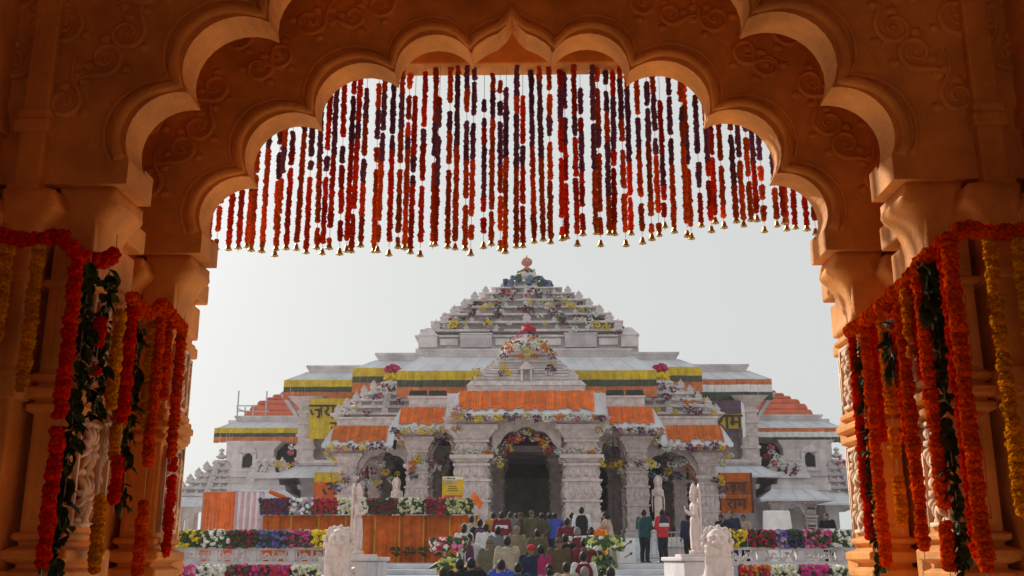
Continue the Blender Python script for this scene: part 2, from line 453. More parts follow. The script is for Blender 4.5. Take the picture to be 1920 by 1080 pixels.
def gate_column(s, xin, yc, hy, hx, near=False):
    """s = side; xin = |x| of inner face; half depth hy, half width hx. One column: shaft, bands, capital, base"""
    cx = s*(xin + hx)
    c = obj('column', MB().cb(cx, yc, 2*hx, 2*hy, 0, ZS - .01), SAND, gate, bevel=.012)
    # re-entrant side pilasters that step the plan
    for k, (dx, dy, w, d) in enumerate(((.30,-.10,.26,.30),(.30,.10,.26,.30))):
        pass
    def band(z0, z1, out, rd=.02):
        m = MB(); rsq(m, cx, yc, [(hx+.004, hy+.004, z0, .01), (hx+out, hy+out, z0 + (z1-z0)*.25, rd), (hx+out, hy+out, z0 + (z1-z0)*.75, rd), (hx+.004, hy+.004, z1, .01)])
        obj('band', m, SAND, c, smooth=False, bevel=.006)
    for z0, z1, o in ((.0,.35,.12),(.35,.5,.08),(1.62,1.74,.10),(1.75,1.86,.07),(1.88,1.96,.045),(1.98,2.07,.06),(2.09,2.14,.03),
                      (2.74,2.80,.035),(2.81,2.89,.055),(2.90,2.96,.03),(3.42,3.47,.03)):
        band(z0, z1, o)
    # bell capital
    m = MB()
    prof = ((3.52,.02,.03),(3.55,.045,.03),(3.58,.03,.04),(3.62,.012,.06),(3.70,.018,.09),(3.78,.045,.12),(3.84,.095,.13),(3.88,.155,.12),(3.905,.205,.10),(3.93,.222,.08),(3.955,.21,.07),(3.975,.185,.03),(4.018,.18,.02))
    vs0 = len(m.v)
    for z, o, r_ in prof: pass
    def shifted(cx0, cy0, hx0, hy0, kx, ky, dz, rmax):
        for (za, oa, ra), (zb_, ob, rb) in zip(prof, prof[1:]):
            pass
        m2 = MB(); rings = [(hx0 + o*kx/2, hy0 + o*ky, z - .02 - dz, min(r_, rmax)) for z, o, r_ in prof]
        rsq(m2, cx0, cy0, rings, 5); per = len(m2.v)//len(rings)
        m2.v = [(x - s*prof[i//per][1]*kx/2, y, z) for i, (x, y, z) in enumerate(m2.v)]
        return m2
    m = shifted(cx, yc, hx, hy, .52, .08, 0, .09)
    obj('capital', m, SAND, c, smooth=True)
    obj('impost', MB().box(*sorted((s*(xin - .17), s*(xin + .3))), yc - .26 + TH - .002, yc - .26 + .37, ZS - .001, ZS + .17), SAND, c)
    for z0, z1 in ((2.17,2.72),(2.98,3.40)):
        h, w = z1 - z0, 2*hy - .1
        o = link('carved_panel', panel(h, w), c, (s*xin, yc, (z0+z1)/2), 0 if s < 0 else math.pi)
        if not near: continue
    o = link('carved_panel', panel(.9, 2*hy - .1), c, (s*xin, yc, 1.1), 0 if s < 0 else math.pi)
    for z0, z1 in ((2.17,2.72),(2.98,3.40)):       # on the face towards the inside of the hall, a plain raised frame
        e = .03; x0, x1 = cx - hx + .03, cx + hx - .03; y = yc - hy
        fr = MB().box(x0, x0+e, y-.012, y+.01, z0, z1).box(x1-e, x1, y-.012, y+.01, z0, z1).box(x0+e, x1-e, y-.0115, y+.01, z0, z0+e).box(x0+e, x1-e, y-.0115, y+.01, z1-e, z1)
        obj('panel_frame', fr, SAND, c)
    # rear pilaster, set back from the shaft, with its own block capital
    ya_, yb_ = yc + hy - .01, yc + hy + .30
    xa_, xb_ = s*(xin + .09), s*(xin + .5)
    obj('rear_pilaster', MB().box(*sorted((xa_, xb_)), ya_, yb_, 0, ZS + .3), SAND, c, bevel=.012)
    for z0, z1, o in ((1.62,1.74,.10),(1.75,1.86,.07),(1.90,2.06,.05),(2.80,2.95,.035),(3.42,3.50,.035),(3.56,3.80,.03),(3.84,3.99,.07)):
        obj('band', MB().box(*sorted((s*(xin + .09 - o), s*(xin + .48))), ya_ + .02, yb_ + o, z0, z1), SAND, c, bevel=.014)
    for z0, z1 in ((2.10,2.78),(2.97,3.40)):
        link('carved_panel', panel(z1 - z0, .26), c, (xa_, (ya_+yb_)/2, (z0+z1)/2), 0 if s < 0 else math.pi)
    # pilasters stepping outwards and towards the hall, each with its own bell capital
    for k in range(2):
        w = .18; px = s*(xin + 2*hx + .14 + .26*k); y0 = yc - hy - .15*(k+1); y1 = yc + hy - .03*k; py = (y0+y1)/2; hd = (y1-y0)/2
        q = obj('pilaster', MB().cb(px, py, w, 2*hd, 0, ZS - .02), SAND, c, bevel=.012)
        m = shifted(px, py, w/2, hd, .55, .2, .07*(k+1), .05)
        obj('pilaster_capital', m, SAND, c, smooth=True)
        obj('stub_pilaster', MB().cb(px, py, w*.8, 2*hd - .06, ZS - .09*(k+1), 6.3).cb(px, py, w*1.1, 2*hd, 4.28, 4.36).cb(px, py, w*1.0, 2*hd - .02, 4.36, 4.42), SAND, c, bevel=.014)
        for z0, z1, o in ((1.75,1.95,.04),(2.80,2.95,.03),(3.42,3.48,.02)):
            obj('band', MB().cb(px, py, w + 2*o, 2*hd + 2*o, z0, z1), SAND, c, bevel=.012)
    return c
for s in (-1, 1):
    gate_column(s, 2.27, YA + .26, .20, .11)
    gate_column(s, 2.27, YB + .26, .20, .11)
    gate_column(s, 2.74, 4.40, .20, .20, True)
# side walls between the columns, recessed, with a ribbed pilaster; and the hall round the camera
for s in (-1, 1):
    x0, x1 = sorted((s*2.62, s*3.0))
    obj('side_wall', MB().box(x0, x1, YA + .4, YB - .1, 0, ZTOP), SAND, gate)
    for k, yy in enumerate((5.78, 5.98, 6.18)):
        a0, a1 = sorted((s*2.52, s*2.63))
        obj('wall_pilaster', MB().box(a0 + s*0, a1, yy - .06, yy + .06, 0, 6.4).cb(s*2.56, yy, .16, .16, 4.2, 4.32).cb(s*2.56, yy, .16, .16, 3.5, 3.62), SAND, gate, bevel=.012)
    x0, x1 = sorted((s*3.9, s*4.2))
    obj('side_wall', MB().box(x0, x1, -3.0, YB + .3, 0, ZTOP), SAND, gate)
    x0, x1 = sorted((s*3.1, s*3.88))
    obj('return_wall', MB().box(x0, x1, YB - .2, YB + .25, 0, ZS - .02), SAND, gate)
    obj('return_wall', MB().box(x0 if s < 0 else x0 + .2, x1 if s > 0 else x1 - .2, YA + .1, YA + .3, 0, ZS - .02), SAND, gate)
    # heavy brackets and beam over the near columns
    x0, x1 = sorted((s*2.86, s*3.75))
    obj('side_beam', MB().box(x0, x1, -2.9, 5.15, ZS + .05, 4.4).box(x0 + (.1 if s < 0 else .12), x1 - .1, -2.9, 5.1, 4.4, 6.2), SAND, gate, bevel=.02)
obj('ceiling', MB().box(-4.2, 4.2, -3.0, YB + TH, ZTOP + .002, ZTOP + .3), SAND, gate)
obj('floor', MB().box(-4.2, 4.2, -3.0, 8.3, .004, .12), mat('gateway_floor_bounce', (.70,.56,.42), .4, .1, 1.0), gate)  # unseen floor, made pale to bounce light up into the arches
obj('rear_wall', MB().box(-4.2, -1.6, -3.3, -3.0, 0, ZTOP).box(1.6, 4.2, -3.3, -3.0, 0, ZTOP).box(-1.6, 1.6, -3.3, -3.0, 4.2, ZTOP), SAND, gate)
# eave beam outside the outer arch, which carries the flower curtain
YE = 8.15
ze = az(130, YE)
obj('eave_beam', MB().box(-4.4, 4.4, YE - .12, YE + .12, ze, ze + .34), SAND, gate, bevel=.015)
obj('eave_slab', MB().add([(-4.4, YB + TH, ze + .72), (4.4, YB + TH, ze + .72), (4.6, YE + .5, ze + .30), (-4.6, YE + .5, ze + .30),
                           (-4.4, YB + TH, ze + .92), (4.4, YB + TH, ze + .92), (4.6, YE + .5, ze + .42), (-4.6, YE + .5, ze + .42)],
    [(0,1,2,3),(7,6,5,4),(0,4,5,1),(1,5,6,2),(2,6,7,3),(3,7,4,0)]), SAND, gate)
for s in (-1, 1):
    obj('eave_bracket', MB().prismx([(YB + TH, 3.9), (YB + TH, ze), (YE + .1, ze), (YE - .4, ze - .25), (YB + TH + .2, 4.5)], *sorted((s*3.2, s*3.5))), SAND, gate)
# ---------------------------------------------------------------- the hanging flower curtain
def seg_mesh(length, r, g, mats=B_DRK):
    m = MB(); z = 0.0
    while z < length:
        q = r*g.uniform(.8, 1.14)
        m.ball((g.uniform(-.004,.004), g.uniform(-.004,.004), -z - q*.6), q, 7, 4, 1, 1, .8, .13, g)
        z += q*.84
    return m.mesh('flower_segment', mats, False), z
SEG = {}
def seg_variant(n, g):
    """shared meshes: n tenths of a metre/3"""
    k = (n, g.randrange(3))
    if k not in SEG: SEG[k] = seg_mesh(n*.033, .0275, random.Random(n*7 + k[1]))
    return SEG[k]
bell_m = MB().lathe(0, 0, [(.004,.0),(.012,-.004),(.016,-.02),(.02,-.038),(.03,-.052),(.032,-.056),(.026,-.056),(.006,-.05)], 10)
bell_m.ball((0,0,-.06), .008, 6, 4)
bell_m = bell_m.mesh('bell', BRASS, True)
def curtain_bottom(px):
    pts = [(380,470),(500,474),(560,468),(640,474),(720,472),(840,474),(960,474),(1000,460),(1060,450),(1140,453),(1220,446),(1300,432),(1330,424),(1420,424),(1440,436),(1520,442),(1600,440)]
    for (a, b), (c, d) in zip(pts, pts[1:]):
        if px <= c: return b + (d-b)*(px-a)/(c-a)
    return 440
g = random.Random(21)
strands = []
x = -2.72
while x < 2.74:
    strands.append(x + g.uniform(-.012, .012)); x += g.choice((.06,.066,.07,.076,.086,.072))
cnames = {'r': 'dark red', 'o': 'rust orange', 'p': 'purple'}
cm = {'r': B_DRK, 'o': B_RST, 'p': B_PUR}
skip = 0
for i, x in enumerate(strands):
    yy = YE + g.choice((-.07, -.03, .03, .08)) + g.uniform(-.01, .01)
    top = ze + g.uniform(-.01, .015)
    px = 993 + 1800*(x-.11)/(YE)
    zb = az(curtain_bottom(960 + (x)*208), yy) + g.uniform(-.03, .03)
    main = g.choice('rooro'); second = 'p'
    lab = '%s string from the left in the hanging flower curtain, %s with %s' % (ordinal(i+1), cnames[main], cnames[second])
    t = empty('flower_string', lab, 'flower string', (x, yy, top), 0, 'flower strings of the curtain hung across the gateway')
    t.rotation_euler = (g.uniform(-.008,.008), g.choice((0,0,1))*g.uniform(-.02,.02) + g.uniform(-.005,.005), g.uniform(0,.01))
    L = top - zb; z = 0.0 if g.random() < .7 else g.uniform(.05, .3)
    mode = g.random(); k = 0
    if mode < .34: plan = [(main, g.uniform(.08,.28)), ('p', g.uniform(.25,.75)), (main, 9)]
    elif mode < .52: plan = [('p', g.uniform(.12,.3)), (main, g.uniform(.15,.4)), ('p', g.uniform(.2,.5)), (main, 9)]
    elif mode < .68: plan = [('p', g.uniform(.5,.95)), (main, 9)]
    else: plan = [(main, g.uniform(.3,.6)), ('p', g.uniform(.1,.3)), (main, 9)]
    for c, ln in plan:
        rest = ln
        while rest > .03 and z < L - .08:
            part = min(rest, g.choice((.12,.2,.3,.36,.5)), L - .075 - z)
            if part < .04: break
            n = max(1, int(part/.033)); me, real = seg_variant(n, g)
            o = link('flower_segment', me, t, (0, 0, -z), g.uniform(0, 6)); setmat(o, cm[c])
            z += real + .004; rest -= real
            if g.random() < .38: z += g.uniform(.02, .10)
    obj('thread', MB().tube([(0,0,.0),(0,0,-L+.03)], .0022, 4), THREAD, t)
    link('bell', bell_m, t, (0, 0, -min(z, L) + .012), 0, g.uniform(.95, 1.1))

# ---------------------------------------------------------------- garlands on the gateway columns
def bloom_mesh(seed):
    g = random.Random(seed); m = MB()
    m.ball((0,0,0), .034, 16, 8, 1, 1, .8, .2, g); return m.mesh('bloom', B_RED, False)
BLOOM = [bloom_mesh(k) for k in range(5)]
def leaf_mesh(seed):
    g = random.Random(seed); L = .085; w = .032
    vs = [(0,0,0)]; fs = []
    for i in range(1, 5):
        t = i/5; ww = w*math.sin(math.pi*(t*.85 + .08)); dz = -.03*t*t + g.uniform(-.004,.004)
        vs += [(L*t, -ww, dz + .01), (L*t, 0, dz), (L*t, ww, dz + .01)]
    vs.append((L, 0, -.035)); n = len(vs)
    fs += [(0,1,2),(0,2,3)]
    for i in range(3):
        a = 1 + 3*i; fs += [(a, a+3, a+4, a+1), (a+1, a+4, a+5, a+2)]
    a = 10; fs += [(a, n-1, a+1), (a+1, n-1, a+2)]
    b = [(x, y, z - .002) for x, y, z in vs]
    m = MB().add(vs, fs); m.add(b, [f[::-1] for f in fs])
    return m.mesh('leaf', LEAF)
LEAVES = [leaf_mesh(k) for k in range(4)]
CB = {'red': B_RED, 'orange red': B_ORR, 'orange': B_ORA, 'yellow': B_YEL}
g = random.Random(5)
def blooms_along(parent, pts, m, r=1.0, base=Vector((0,0,0)), gap=0.0):
    """blooms threaded along a polyline"""
    pts = [Vector(p) for p in pts]; i = 0; pos = 0.0
    for a, b in zip(pts, pts[1:]):
        L = (b-a).length; d = (b-a).normalized()
        while pos < L:
            p = a + d*pos - base
            o = link('bloom', BLOOM[g.randrange(5)], parent, p + Vector((g.uniform(-.005,.005), g.uniform(-.005,.005), 0)))
            o.rotation_euler = (d.to_track_quat('Z', 'Y').to_matrix() @ Matrix.Rotation(g.uniform(-.4,.4), 3, 'X') @ Matrix.Rotation(g.uniform(0, 6.28), 3, 'Z')).to_euler()
            s = r*g.uniform(.86, 1.12); o.scale = (s, s, s*g.uniform(.9, 1.15))
            if m is not B_RED: setmat(o, m)
            pos += .031*r*g.uniform(.8, 1.15)
        pos -= L
def hang(label, kind, x, Y, ztop, runs, r=1.0, grp='flower garlands hung on the gateway columns', thread=True):
    """runs: list of (z_top, z_bottom) stretches that carry flowers"""
    if kind == 'leaf':
        t = empty('leaf_garland', label, 'garland', (x, Y, ztop), 0, grp)
        for za, zb in runs:
            z = za
            while z > zb:
                o = link('leaf', LEAVES[g.randrange(4)], t, (g.uniform(-.008,.008), g.uniform(-.008,.008), z - ztop))
                s = r*g.uniform(.55, 1.15)
                o.rotation_euler = (g.uniform(-.6,.6), g.uniform(-.2, 1.2), g.uniform(0, 6.28)); o.scale = (s, s*g.uniform(.8,1.3), s)
                z -= .0105*g.uniform(.6, 1.5)
    else:
        t = empty('marigold_garland', label, 'garland', (x, Y, ztop), 0, grp)
        for za, zb in runs: blooms_along(t, [(x, Y, za), (x, Y, zb)], CB[kind], r, Vector((x, Y, ztop)))
    if thread:
        zl = runs[-1][1]
        obj('thread', MB().tube([(0,0,.04),(0,0,zl - ztop - .05)], .002, 4), THREAD, t)
    return t
def hang_px(label, kind, px, py, ys, face=2.19, Y=None, r=1.0):
    """px, py = pixel of the top; ys = stretches in photo rows; face = |x| of the plane it hangs in"""
    s = -1 if px < 960 else 1
    if Y is None: Y, zt = depth_for(px, py, s*face); x = s*face
    else: x, zt = at(px, py, Y)
    # rows are measured at the same vertical line
    def zrow(row):
        lo, hi = 0.0, 6.0
        for _ in range(40):
            mid = (lo+hi)/2; v = Vector((x, Y, mid)) - Vector(EYE); D = v.dot(_fw)
            if 540 - FPX*v.dot(_up)/D > row: lo = mid
            else: hi = mid
        return lo
    return hang(label, kind, x, Y, zt, [(zrow(a), zrow(b)) for a, b in ys], r)
R_ = 'on the right column'; L_ = 'on the left column'
# right side, from the temple outwards
hang_px('short red marigold strand nearest the temple on the right side of the arch', 'red', 1597, 630, [(625,650),(655,1010)], 2.17, r=.86)
hang_px('thin dark leaf strand behind the red strand nearest the temple, right side', 'leaf', 1612, 640, [(645,1075)], 2.2, r=.8)
hang_px('long red marigold strand right of the thin dark leaf strand, right side', 'orange red', 1621, 615, [(620,760),(770,1060)], 2.16)
hang_px('red marigold strand tucked behind the long one, second pair on the right', 'red', 1634, 605, [(610,830)], 2.22, r=.9)
hang_px('orange marigold strand in three pieces beside the outer column, right side', 'orange', 1655, 598, [(600,770),(810,860),(900,985)], 2.2)
hang_px('short leaf strand hanging beside the orange pieces, right side', 'leaf', 1664, 598, [(600,705)], 2.16, r=.9)
hang_px('red marigold strand left of the bare stone pilaster, right side', 'orange red', 1686, 575, [(575,905),(915,1035)], 2.14)
hang_px('short red marigold strand doubled behind the pilaster strand, right side', 'red', 1678, 575, [(575,830)], 2.2, r=.92)
hang_px('short golden marigold tuft high on the right outer column', 'orange', 1698, 545, [(548,640),(655,672)], 2.14, r=.95)
hang_px('long red marigold strand just right of the bare pilaster', 'orange red', 1722, 520, [(525,950),(985,1068)], 2.12)
hang_px('red marigold strand ending mid height beside the long one, right side', 'red', 1712, 520, [(525,700)], 2.18, r=.95)
hang_px('bushy dark leaf garland between two red strands on the right', 'leaf', 1742, 480, [(480,720),(735,1075)], 2.18, r=.95)
hang_px('leafy tuft below the red swag on the right', 'leaf', 1734, 488, [(490,600)], 2.14, r=1.0)
hang_px('thick red marigold strand right of the bushy leaf garland', 'orange red', 1776, 440, [(445,760),(765,1075)], 2.12, r=1.05)
hang_px('second thick red strand crossing behind on the right inner column', 'red', 1766, 445, [(450,1050)], 2.18)
hang_px('dim golden marigold strand on the shaded face of the right inner column', 'yellow', 1852, 440, [(445,700),(706,960)], Y=4.9)
hang_px('dim golden marigold strand at the right edge of the picture', 'yellow', 1908, 450, [(450,760)], Y=4.9)
# left side
hang_px('dim golden marigold strand at the left edge of the picture', 'yellow', 14, 470, [(470,640)], Y=4.9)
hang_px('dim golden marigold strand on the shaded face of the left inner column', 'yellow', 74, 465, [(465,735)], Y=4.9)
hang_px('dark red marigold strand left of the bushy leaf garland, left side', 'red', 146, 485, [(485,780),(810,1065)], 2.14)
hang_px('bushy dark leaf garland reaching the bottom on the left', 'leaf', 170, 490, [(492,1085)], 2.12, r=.98)
hang_px('shorter dark leaf garland swinging beside the bushy one, left side', 'leaf', 206, 505, [(505,785)], 2.14, r=.9)
hang_px('short red marigold tuft between two leaf garlands on the left', 'red', 189, 600, [(604,648),(696,706)], 2.10)
hang_px('golden marigold strand in two long pieces on the left', 'yellow', 226, 585, [(588,770),(935,1078)], 2.14)
hang_px('second golden marigold strand hugging the first on the left', 'yellow', 241, 582, [(585,862)], 2.2, r=.9)
hang_px('red marigold strand right of the twin golden strands, left side', 'red', 253, 550, [(555,795),(862,945)], 2.16)
hang_px('thin dark leaf strand with tufts between red and gold, left side', 'leaf', 264, 590, [(600,800),(805,880),(910,955)], 2.2, r=.85)
hang_px('short golden strand below the outer red swag on the left', 'yellow', 288, 598, [(600,802)], 2.18)
hang_px('red marigold strand in front of the outer column, left side', 'orange red', 302, 590, [(592,870),(945,1078)], 2.14)
hang_px('second red marigold strand against the outer column edge, left side', 'orange red', 318, 600, [(600,745)], 2.2, r=.95)
hang_px('orange red marigold strand nearest the temple on the left side of the arch', 'orange red', 341, 618, [(620,780),(784,856)], 2.16, r=.98)
hang_px('broken red marigold strand low on the left nearest the temple', 'red', 326, 860, [(862,880),(896,956),(965,1043)], 2.2, r=.9)
def swag(label, pts, m, r=1.15, sag=.05):
    P = []
    for (a, b) in zip(pts, pts[1:]):
        a, b = Vector(a), Vector(b)
        for i in range(8):
            t = i/8; q = a.lerp(b, t); q.z -= sag*4*t*(1-t); P.append(q)
    P.append(Vector(pts[-1])); base = P[0].copy()
    t = empty('marigold_swag', label, 'garland', base, 0, 'red swags tied round the gateway columns')
    blooms_along(t, P, m, r, base)
    for q in (P[0], P[-1]): obj('thread', MB().tube([q - base, q - base + Vector((0,0,.10))], .003, 4), THREAD, t)
def wp(px, py, x=None, Y=None):
    if Y is None:
        Y, z = depth_for(px, py, x); return (x, Y, z)
    x, z = at(px, py, Y); return (x, Y, z)
swag('thick red marigold swag across the right columns', [wp(1915,432,Y=4.88), wp(1806,426,Y=4.9), wp(1735,480,x=2.14), wp(1680,545,x=2.16), wp(1590,622,x=2.15)], B_ORR, 1.15, .02)
swag('thick dark red marigold swag across the left inner column', [wp(0,438,Y=4.88), wp(112,440,Y=4.9), wp(180,486,x=2.14*-1), wp(217,472,x=-2.14)], B_RED, 1.2, .03)
swag('red marigold swag across the left outer column', [wp(246,556,x=-2.14), wp(282,586,x=-2.14), wp(306,566,x=-2.16), wp(345,616,x=-2.14)], B_ORR, 1.1, .015)
# ---------------------------------------------------------------- the temple
temple = empty('temple', 'pale pink stone temple with tiered pyramid roofs and flower covered porch', 'temple', (0, 60, 0))
def T(name, mb, m, parent=None, bevel=0, smooth=False):
    """a piece in world coordinates put under the temple"""
    o = obj(name, mb, m, parent or temple, smooth=smooth, bevel=bevel)
    if parent is None: o.location = (0, -60, 0)
    return o
def wall_courses(mb, x0, x1, y, z0, z1, n, g, d=.05):
    """stacked stone courses in slightly different planes (mouldings)"""
    z = z0
    for k in range(n):
        h = (z1 - z0)/n; o = (.0, d, d*.4, d*1.4)[k % 4]
        mb.box(x0 - o, x1 + o, y - o, y + .4, z + .002, z + h - .01); z += h
def pillar_mesh(w, H, g):
    """carved square pillar of the porches: base mouldings, figure blocks, bracket capital. origin at its foot"""
    m = MB()
    def blk(z0, z1, k, k2=None): m.cb(0, 0, w*k, w*k, z0*H, z1*H, None if k2 is None else w*k2, None if k2 is None else w*k2)
    blk(0,.05,1.24); blk(.05,.075,1.24,1.05); blk(.075,.10,1.14); blk(.10,.115,1.0); blk(.115,.30,.92)
    blk(.30,.315,1.06); blk(.315,.33,.9); blk(.33,.47,.94); blk(.47,.485,1.08); blk(.485,.50,.92); blk(.50,.60,.86)
    blk(.60,.62,1.0); blk(.62,.66,.82,1.02); blk(.66,.69,1.18); blk(.69,.70,.95); blk(.70,.80,.80); blk(.80,.82,.95); blk(.82,.90,.86,1.3); blk(.90,.94,1.45); blk(.94,1.0,1.1,1.6)
    for side in range(4):
        c, s = math.cos(side*math.pi/2), math.sin(side*math.pi/2)
        def put(u, z, r, k, sy=1.5):
            d = w*k/2
            m.ball((c*u - s*(-d) , s*u + c*(-d), z), r, 6, 4, 1, 1, sy)
        for z, k, n in ((.20*H,.92,3),(.40*H,.94,4),(.55*H,.86,4),(.75*H,.80,3)):
            for i in range(n):
                u = (i - (n-1)/2)*w*.86/n
                put(u, z, w*.075, k, 1.9); put(u, z + w*.2, w*.05, k, 1.0)
                put(u - w*.06, z - w*.16, w*.04, k, 1.3); put(u + w*.06, z - w*.16, w*.04, k, 1.3)
    return m.mesh('column', CARVE)
PIL = {}
def pillar(parent, x, y, z0, z1, w):
    k = (round(w,2), round(z1-z0,1))
    if k not in PIL: PIL[k] = pillar_mesh(w, z1-z0, rnd)
    return link('column', PIL[k], parent, (x, y, z0))
def cusp_arch(parent, x0, x1, y, zs, zt, ztop, th=.35, m=None):
    """wall above an opening x0..x1 with a foiled arch, springing zs, crown zt"""
    cx, hw_ = (x0+x1)/2, (x1-x0)/2; n = 5; pts = []
    for i in range(n):
        a0, a1 = math.pi*(1 - i/n), math.pi*(1 - (i+1)/n)
        for t in range(6 if i < n-1 else 7):
            a = a0 + (a1-a0)*t/6; q = 1 + .09*math.sin(math.pi*t/6)
            pts.append((cx + hw_*.97*math.cos(a)*min(q, 1.03), zs + (zt-zs)*math.sin(a)*q))
    poly = [(x0 - .05, ztop), (x0 - .05, zs)] + pts + [(x1 + .05, zs), (x1 + .05, ztop)]
    o = T('arch', MB().prism(poly, y, y + th), m or STONE, parent)
    T('arch_moulding', MB().tube([(x, y - .01, z) for x, z in pts], .06, 5), CARVE, o) if parent is None else None
    return o
def eave(parent, x0, x1, y, z_in, z_out, out, depth, th=.10, m=None, sides=(1,1)):
    """sloping chhajja slab round the front (and ends) of a bay; x0..x1 is the wall, `out` the overhang"""
    a, b = x0 - out*sides[0], x1 + out*sides[1]
    mb = MB().add([(x0,y,z_in),(x1,y,z_in),(b,y-out,z_out),(a,y-out,z_out),(x0,y+depth,z_in),(x1,y+depth,z_in),(b,y+depth,z_out),(a,y+depth,z_out),
                   (x0,y,z_in-th),(x1,y,z_in-th),(b,y-out,z_out-th),(a,y-out,z_out-th),(x0,y+depth,z_in-th),(x1,y+depth,z_in-th),(b,y+depth,z_out-th),(a,y+depth,z_out-th)],
        [(3,2,1,0),(0,4,7,3),(1,2,6,5),(8,9,10,11),(8,11,15,12),(9,13,14,10),(3,11,10,2),(3,7,15,11),(2,10,14,6),(0,1,9,8),(4,12,15,7),(5,6,14,13),(0,8,12,4),(1,5,13,9)])
    o = T('eave', mb, m or EAVE, parent)
    rb = MB(); n = max(2, int((b-a)/.9)); sl = (z_out - z_in)/out
    for i in range(n+1):
        t = i/n; xt, xb = x0 + (x1-x0)*t, a + (b-a)*t
        rb.add([(xt-.03,y,z_in+.002),(xt+.03,y,z_in+.002),(xb+.03,y-out,z_out+.002),(xb-.03,y-out,z_out+.002),(xt-.03,y,z_in+.035),(xt+.03,y,z_in+.035),(xb+.03,y-out,z_out+.035),(xb-.03,y-out,z_out+.035)],
            [(4,5,6,7),(0,1,5,4),(1,2,6,5),(2,3,7,6),(3,0,4,7)])
    r = T('eave_rib', rb, m or EAVE, parent); r['kind'] = 'stuff'
    return o
def parapet(parent, x0, x1, y, depth, z0, z1, cyma=True, m=None):
    h = z1 - z0
    mb = MB().fr(x0, x1, y, y+depth, z0, x0 - h*.1, x1 + h*.1, y - h*.1, y+depth, z0 + h*.3)
    mb.fr(x0 - h*.1, x1 + h*.1, y - h*.1, y+depth, z0 + h*.3, x0 - h*.35, x1 + h*.35, y - h*.35, y+depth, z0 + h*.72)
    mb.box(x0 - h*.40, x1 + h*.40, y - h*.40, y+depth, z0 + h*.72 + .001, z1)
    o = T('parapet', mb, m or STONE2, parent)
    return o
def dentils(parent, x0, x1, y, z0, z1, step, m=None, d=.06):
    mb = MB(); n = int((x1-x0)/step)
    for i in range(n): mb.box(x0 + (i+.15)*step, x0 + (i+.75)*step, y - d, y + .02, z0, z1)
    o = T('dentil_course', mb, m or STONE, parent); o['kind'] = 'stuff'
    return o
def kuta_mesh(s):
    """little roof turret: gabled block with rounded crest. origin at the foot, s wide"""
    m = MB().cb(0,0,s,s*.7,0,s*.16).cb(0,0,s*.8,s*.6,s*.16,s*.42).cb(0,0,s*1.0,s*.72,s*.42,s*.5).cb(0,0,s*.9,s*.66,s*.5,s*.74,s*.5,s*.4).cb(0,0,s*.6,s*.46,s*.74,s*.8)
    m.lathe(0,0,[(s*.22,s*.8),(s*.28,s*.88),(s*.18,s*.98),(s*.06,s*1.04),(s*.08,s*1.1),(s*.02,s*1.22)], 8)
    m.box(-s*.12, s*.12, -s*.36, -s*.2, s*.18, s*.42)
    return m.mesh('turret', STONE)
KUTA = kuta_mesh(1.0)
def tiers(sec, cx, cy, steps, turrets=True, m=STONE, tsize=1.0, dratio=1.0):
    """stepped phamsana roof. steps: (half width, z0, z1)"""
    g = random.Random(int(cx*10) + 99)
    for k, (hw_, z0, z1) in enumerate(steps):
        h = z1 - z0; hd = hw_*dratio
        mb = MB().cb(cx, cy, 2*hw_*.88, 2*hd*.88, z0 - .05, z0 + h*.36)
        mb.cb(cx, cy, 2*hw_, 2*hd, z0 + h*.34 + .001, z0 + h*.62, 2*hw_*1.0, 2*hd*1.0)
        mb.cb(cx, cy, 2*hw_*.99, 2*hd*.99, z0 + h*.62 + .001, z1, 2*hw_*.80, 2*hd*.80)
        # little lugs along the lip
        n = max(3, int(2*hw_/.55))
        for i in range(n):
            u = cx - hw_ + (i+.5)*2*hw_/n
            mb.box(u - hw_/n*.55, u + hw_/n*.55, cy - hd - .05, cy - hd + .05, z0 + h*.36, z0 + h*.58)
        T('roof_tier', mb, m, sec)
        if turrets and k < len(steps) - 1:
            s = tsize*h*.85; n = max(1, int(hw_*1.5/s)); n = min(n, 7) | 1
            for i in range(n):
                u = cx + (i - (n-1)/2)*(2*hw_*.86/max(1, n-1 if n > 1 else 1)) if n > 1 else cx
                big = 1.35 if i in (0, n//2, n-1) else .8
                o = link('turret', KUTA, sec, (u, cy - hd*.95 + s*.3, z0 + h*.6), 0, s*big)
            for i in range(1, 3):
                for sx in (-1, 1): link('turret', KUTA, sec, (cx + sx*hw_*.92, cy - hd*.95 + hd*.5*i, z0 + h*.6), sx*math.pi/2, s*.9)
def finial(sec, cx, cy, z0, z1, w, m=STONE, mtop=None):
    h = z1 - z0
    T('amalaka', MB().lathe(cx, cy, [(w*.30,z0-.1),(w*.5,z0+h*.02),(w*.52,z0+h*.14),(w*.40,z0+h*.24),(w*.24,z0+h*.27)], 16), m, sec, smooth=False)
    T('finial_pot', MB().lathe(cx, cy, [(w*.15,z0+h*.25),(w*.24,z0+h*.34),(w*.24,z0+h*.42),(w*.10,z0+h*.48),(w*.09,z0+h*.52),(w*.23,z0+h*.58),(w*.29,z0+h*.68),(w*.27,z0+h*.78),(w*.13,z0+h*.86),(w*.05,z0+h*.89),(w*.03,z0+h*.94),(w*.004,z1)], 14), mtop or m, sec, smooth=True)
def sec(name, label=None):
    o = bpy.data.objects.new(name, None); col.objects.link(o); o.parent = temple; o.location = (0, -60, 0)
    if label: o['label'] = label
    return o
gT = random.Random(11)

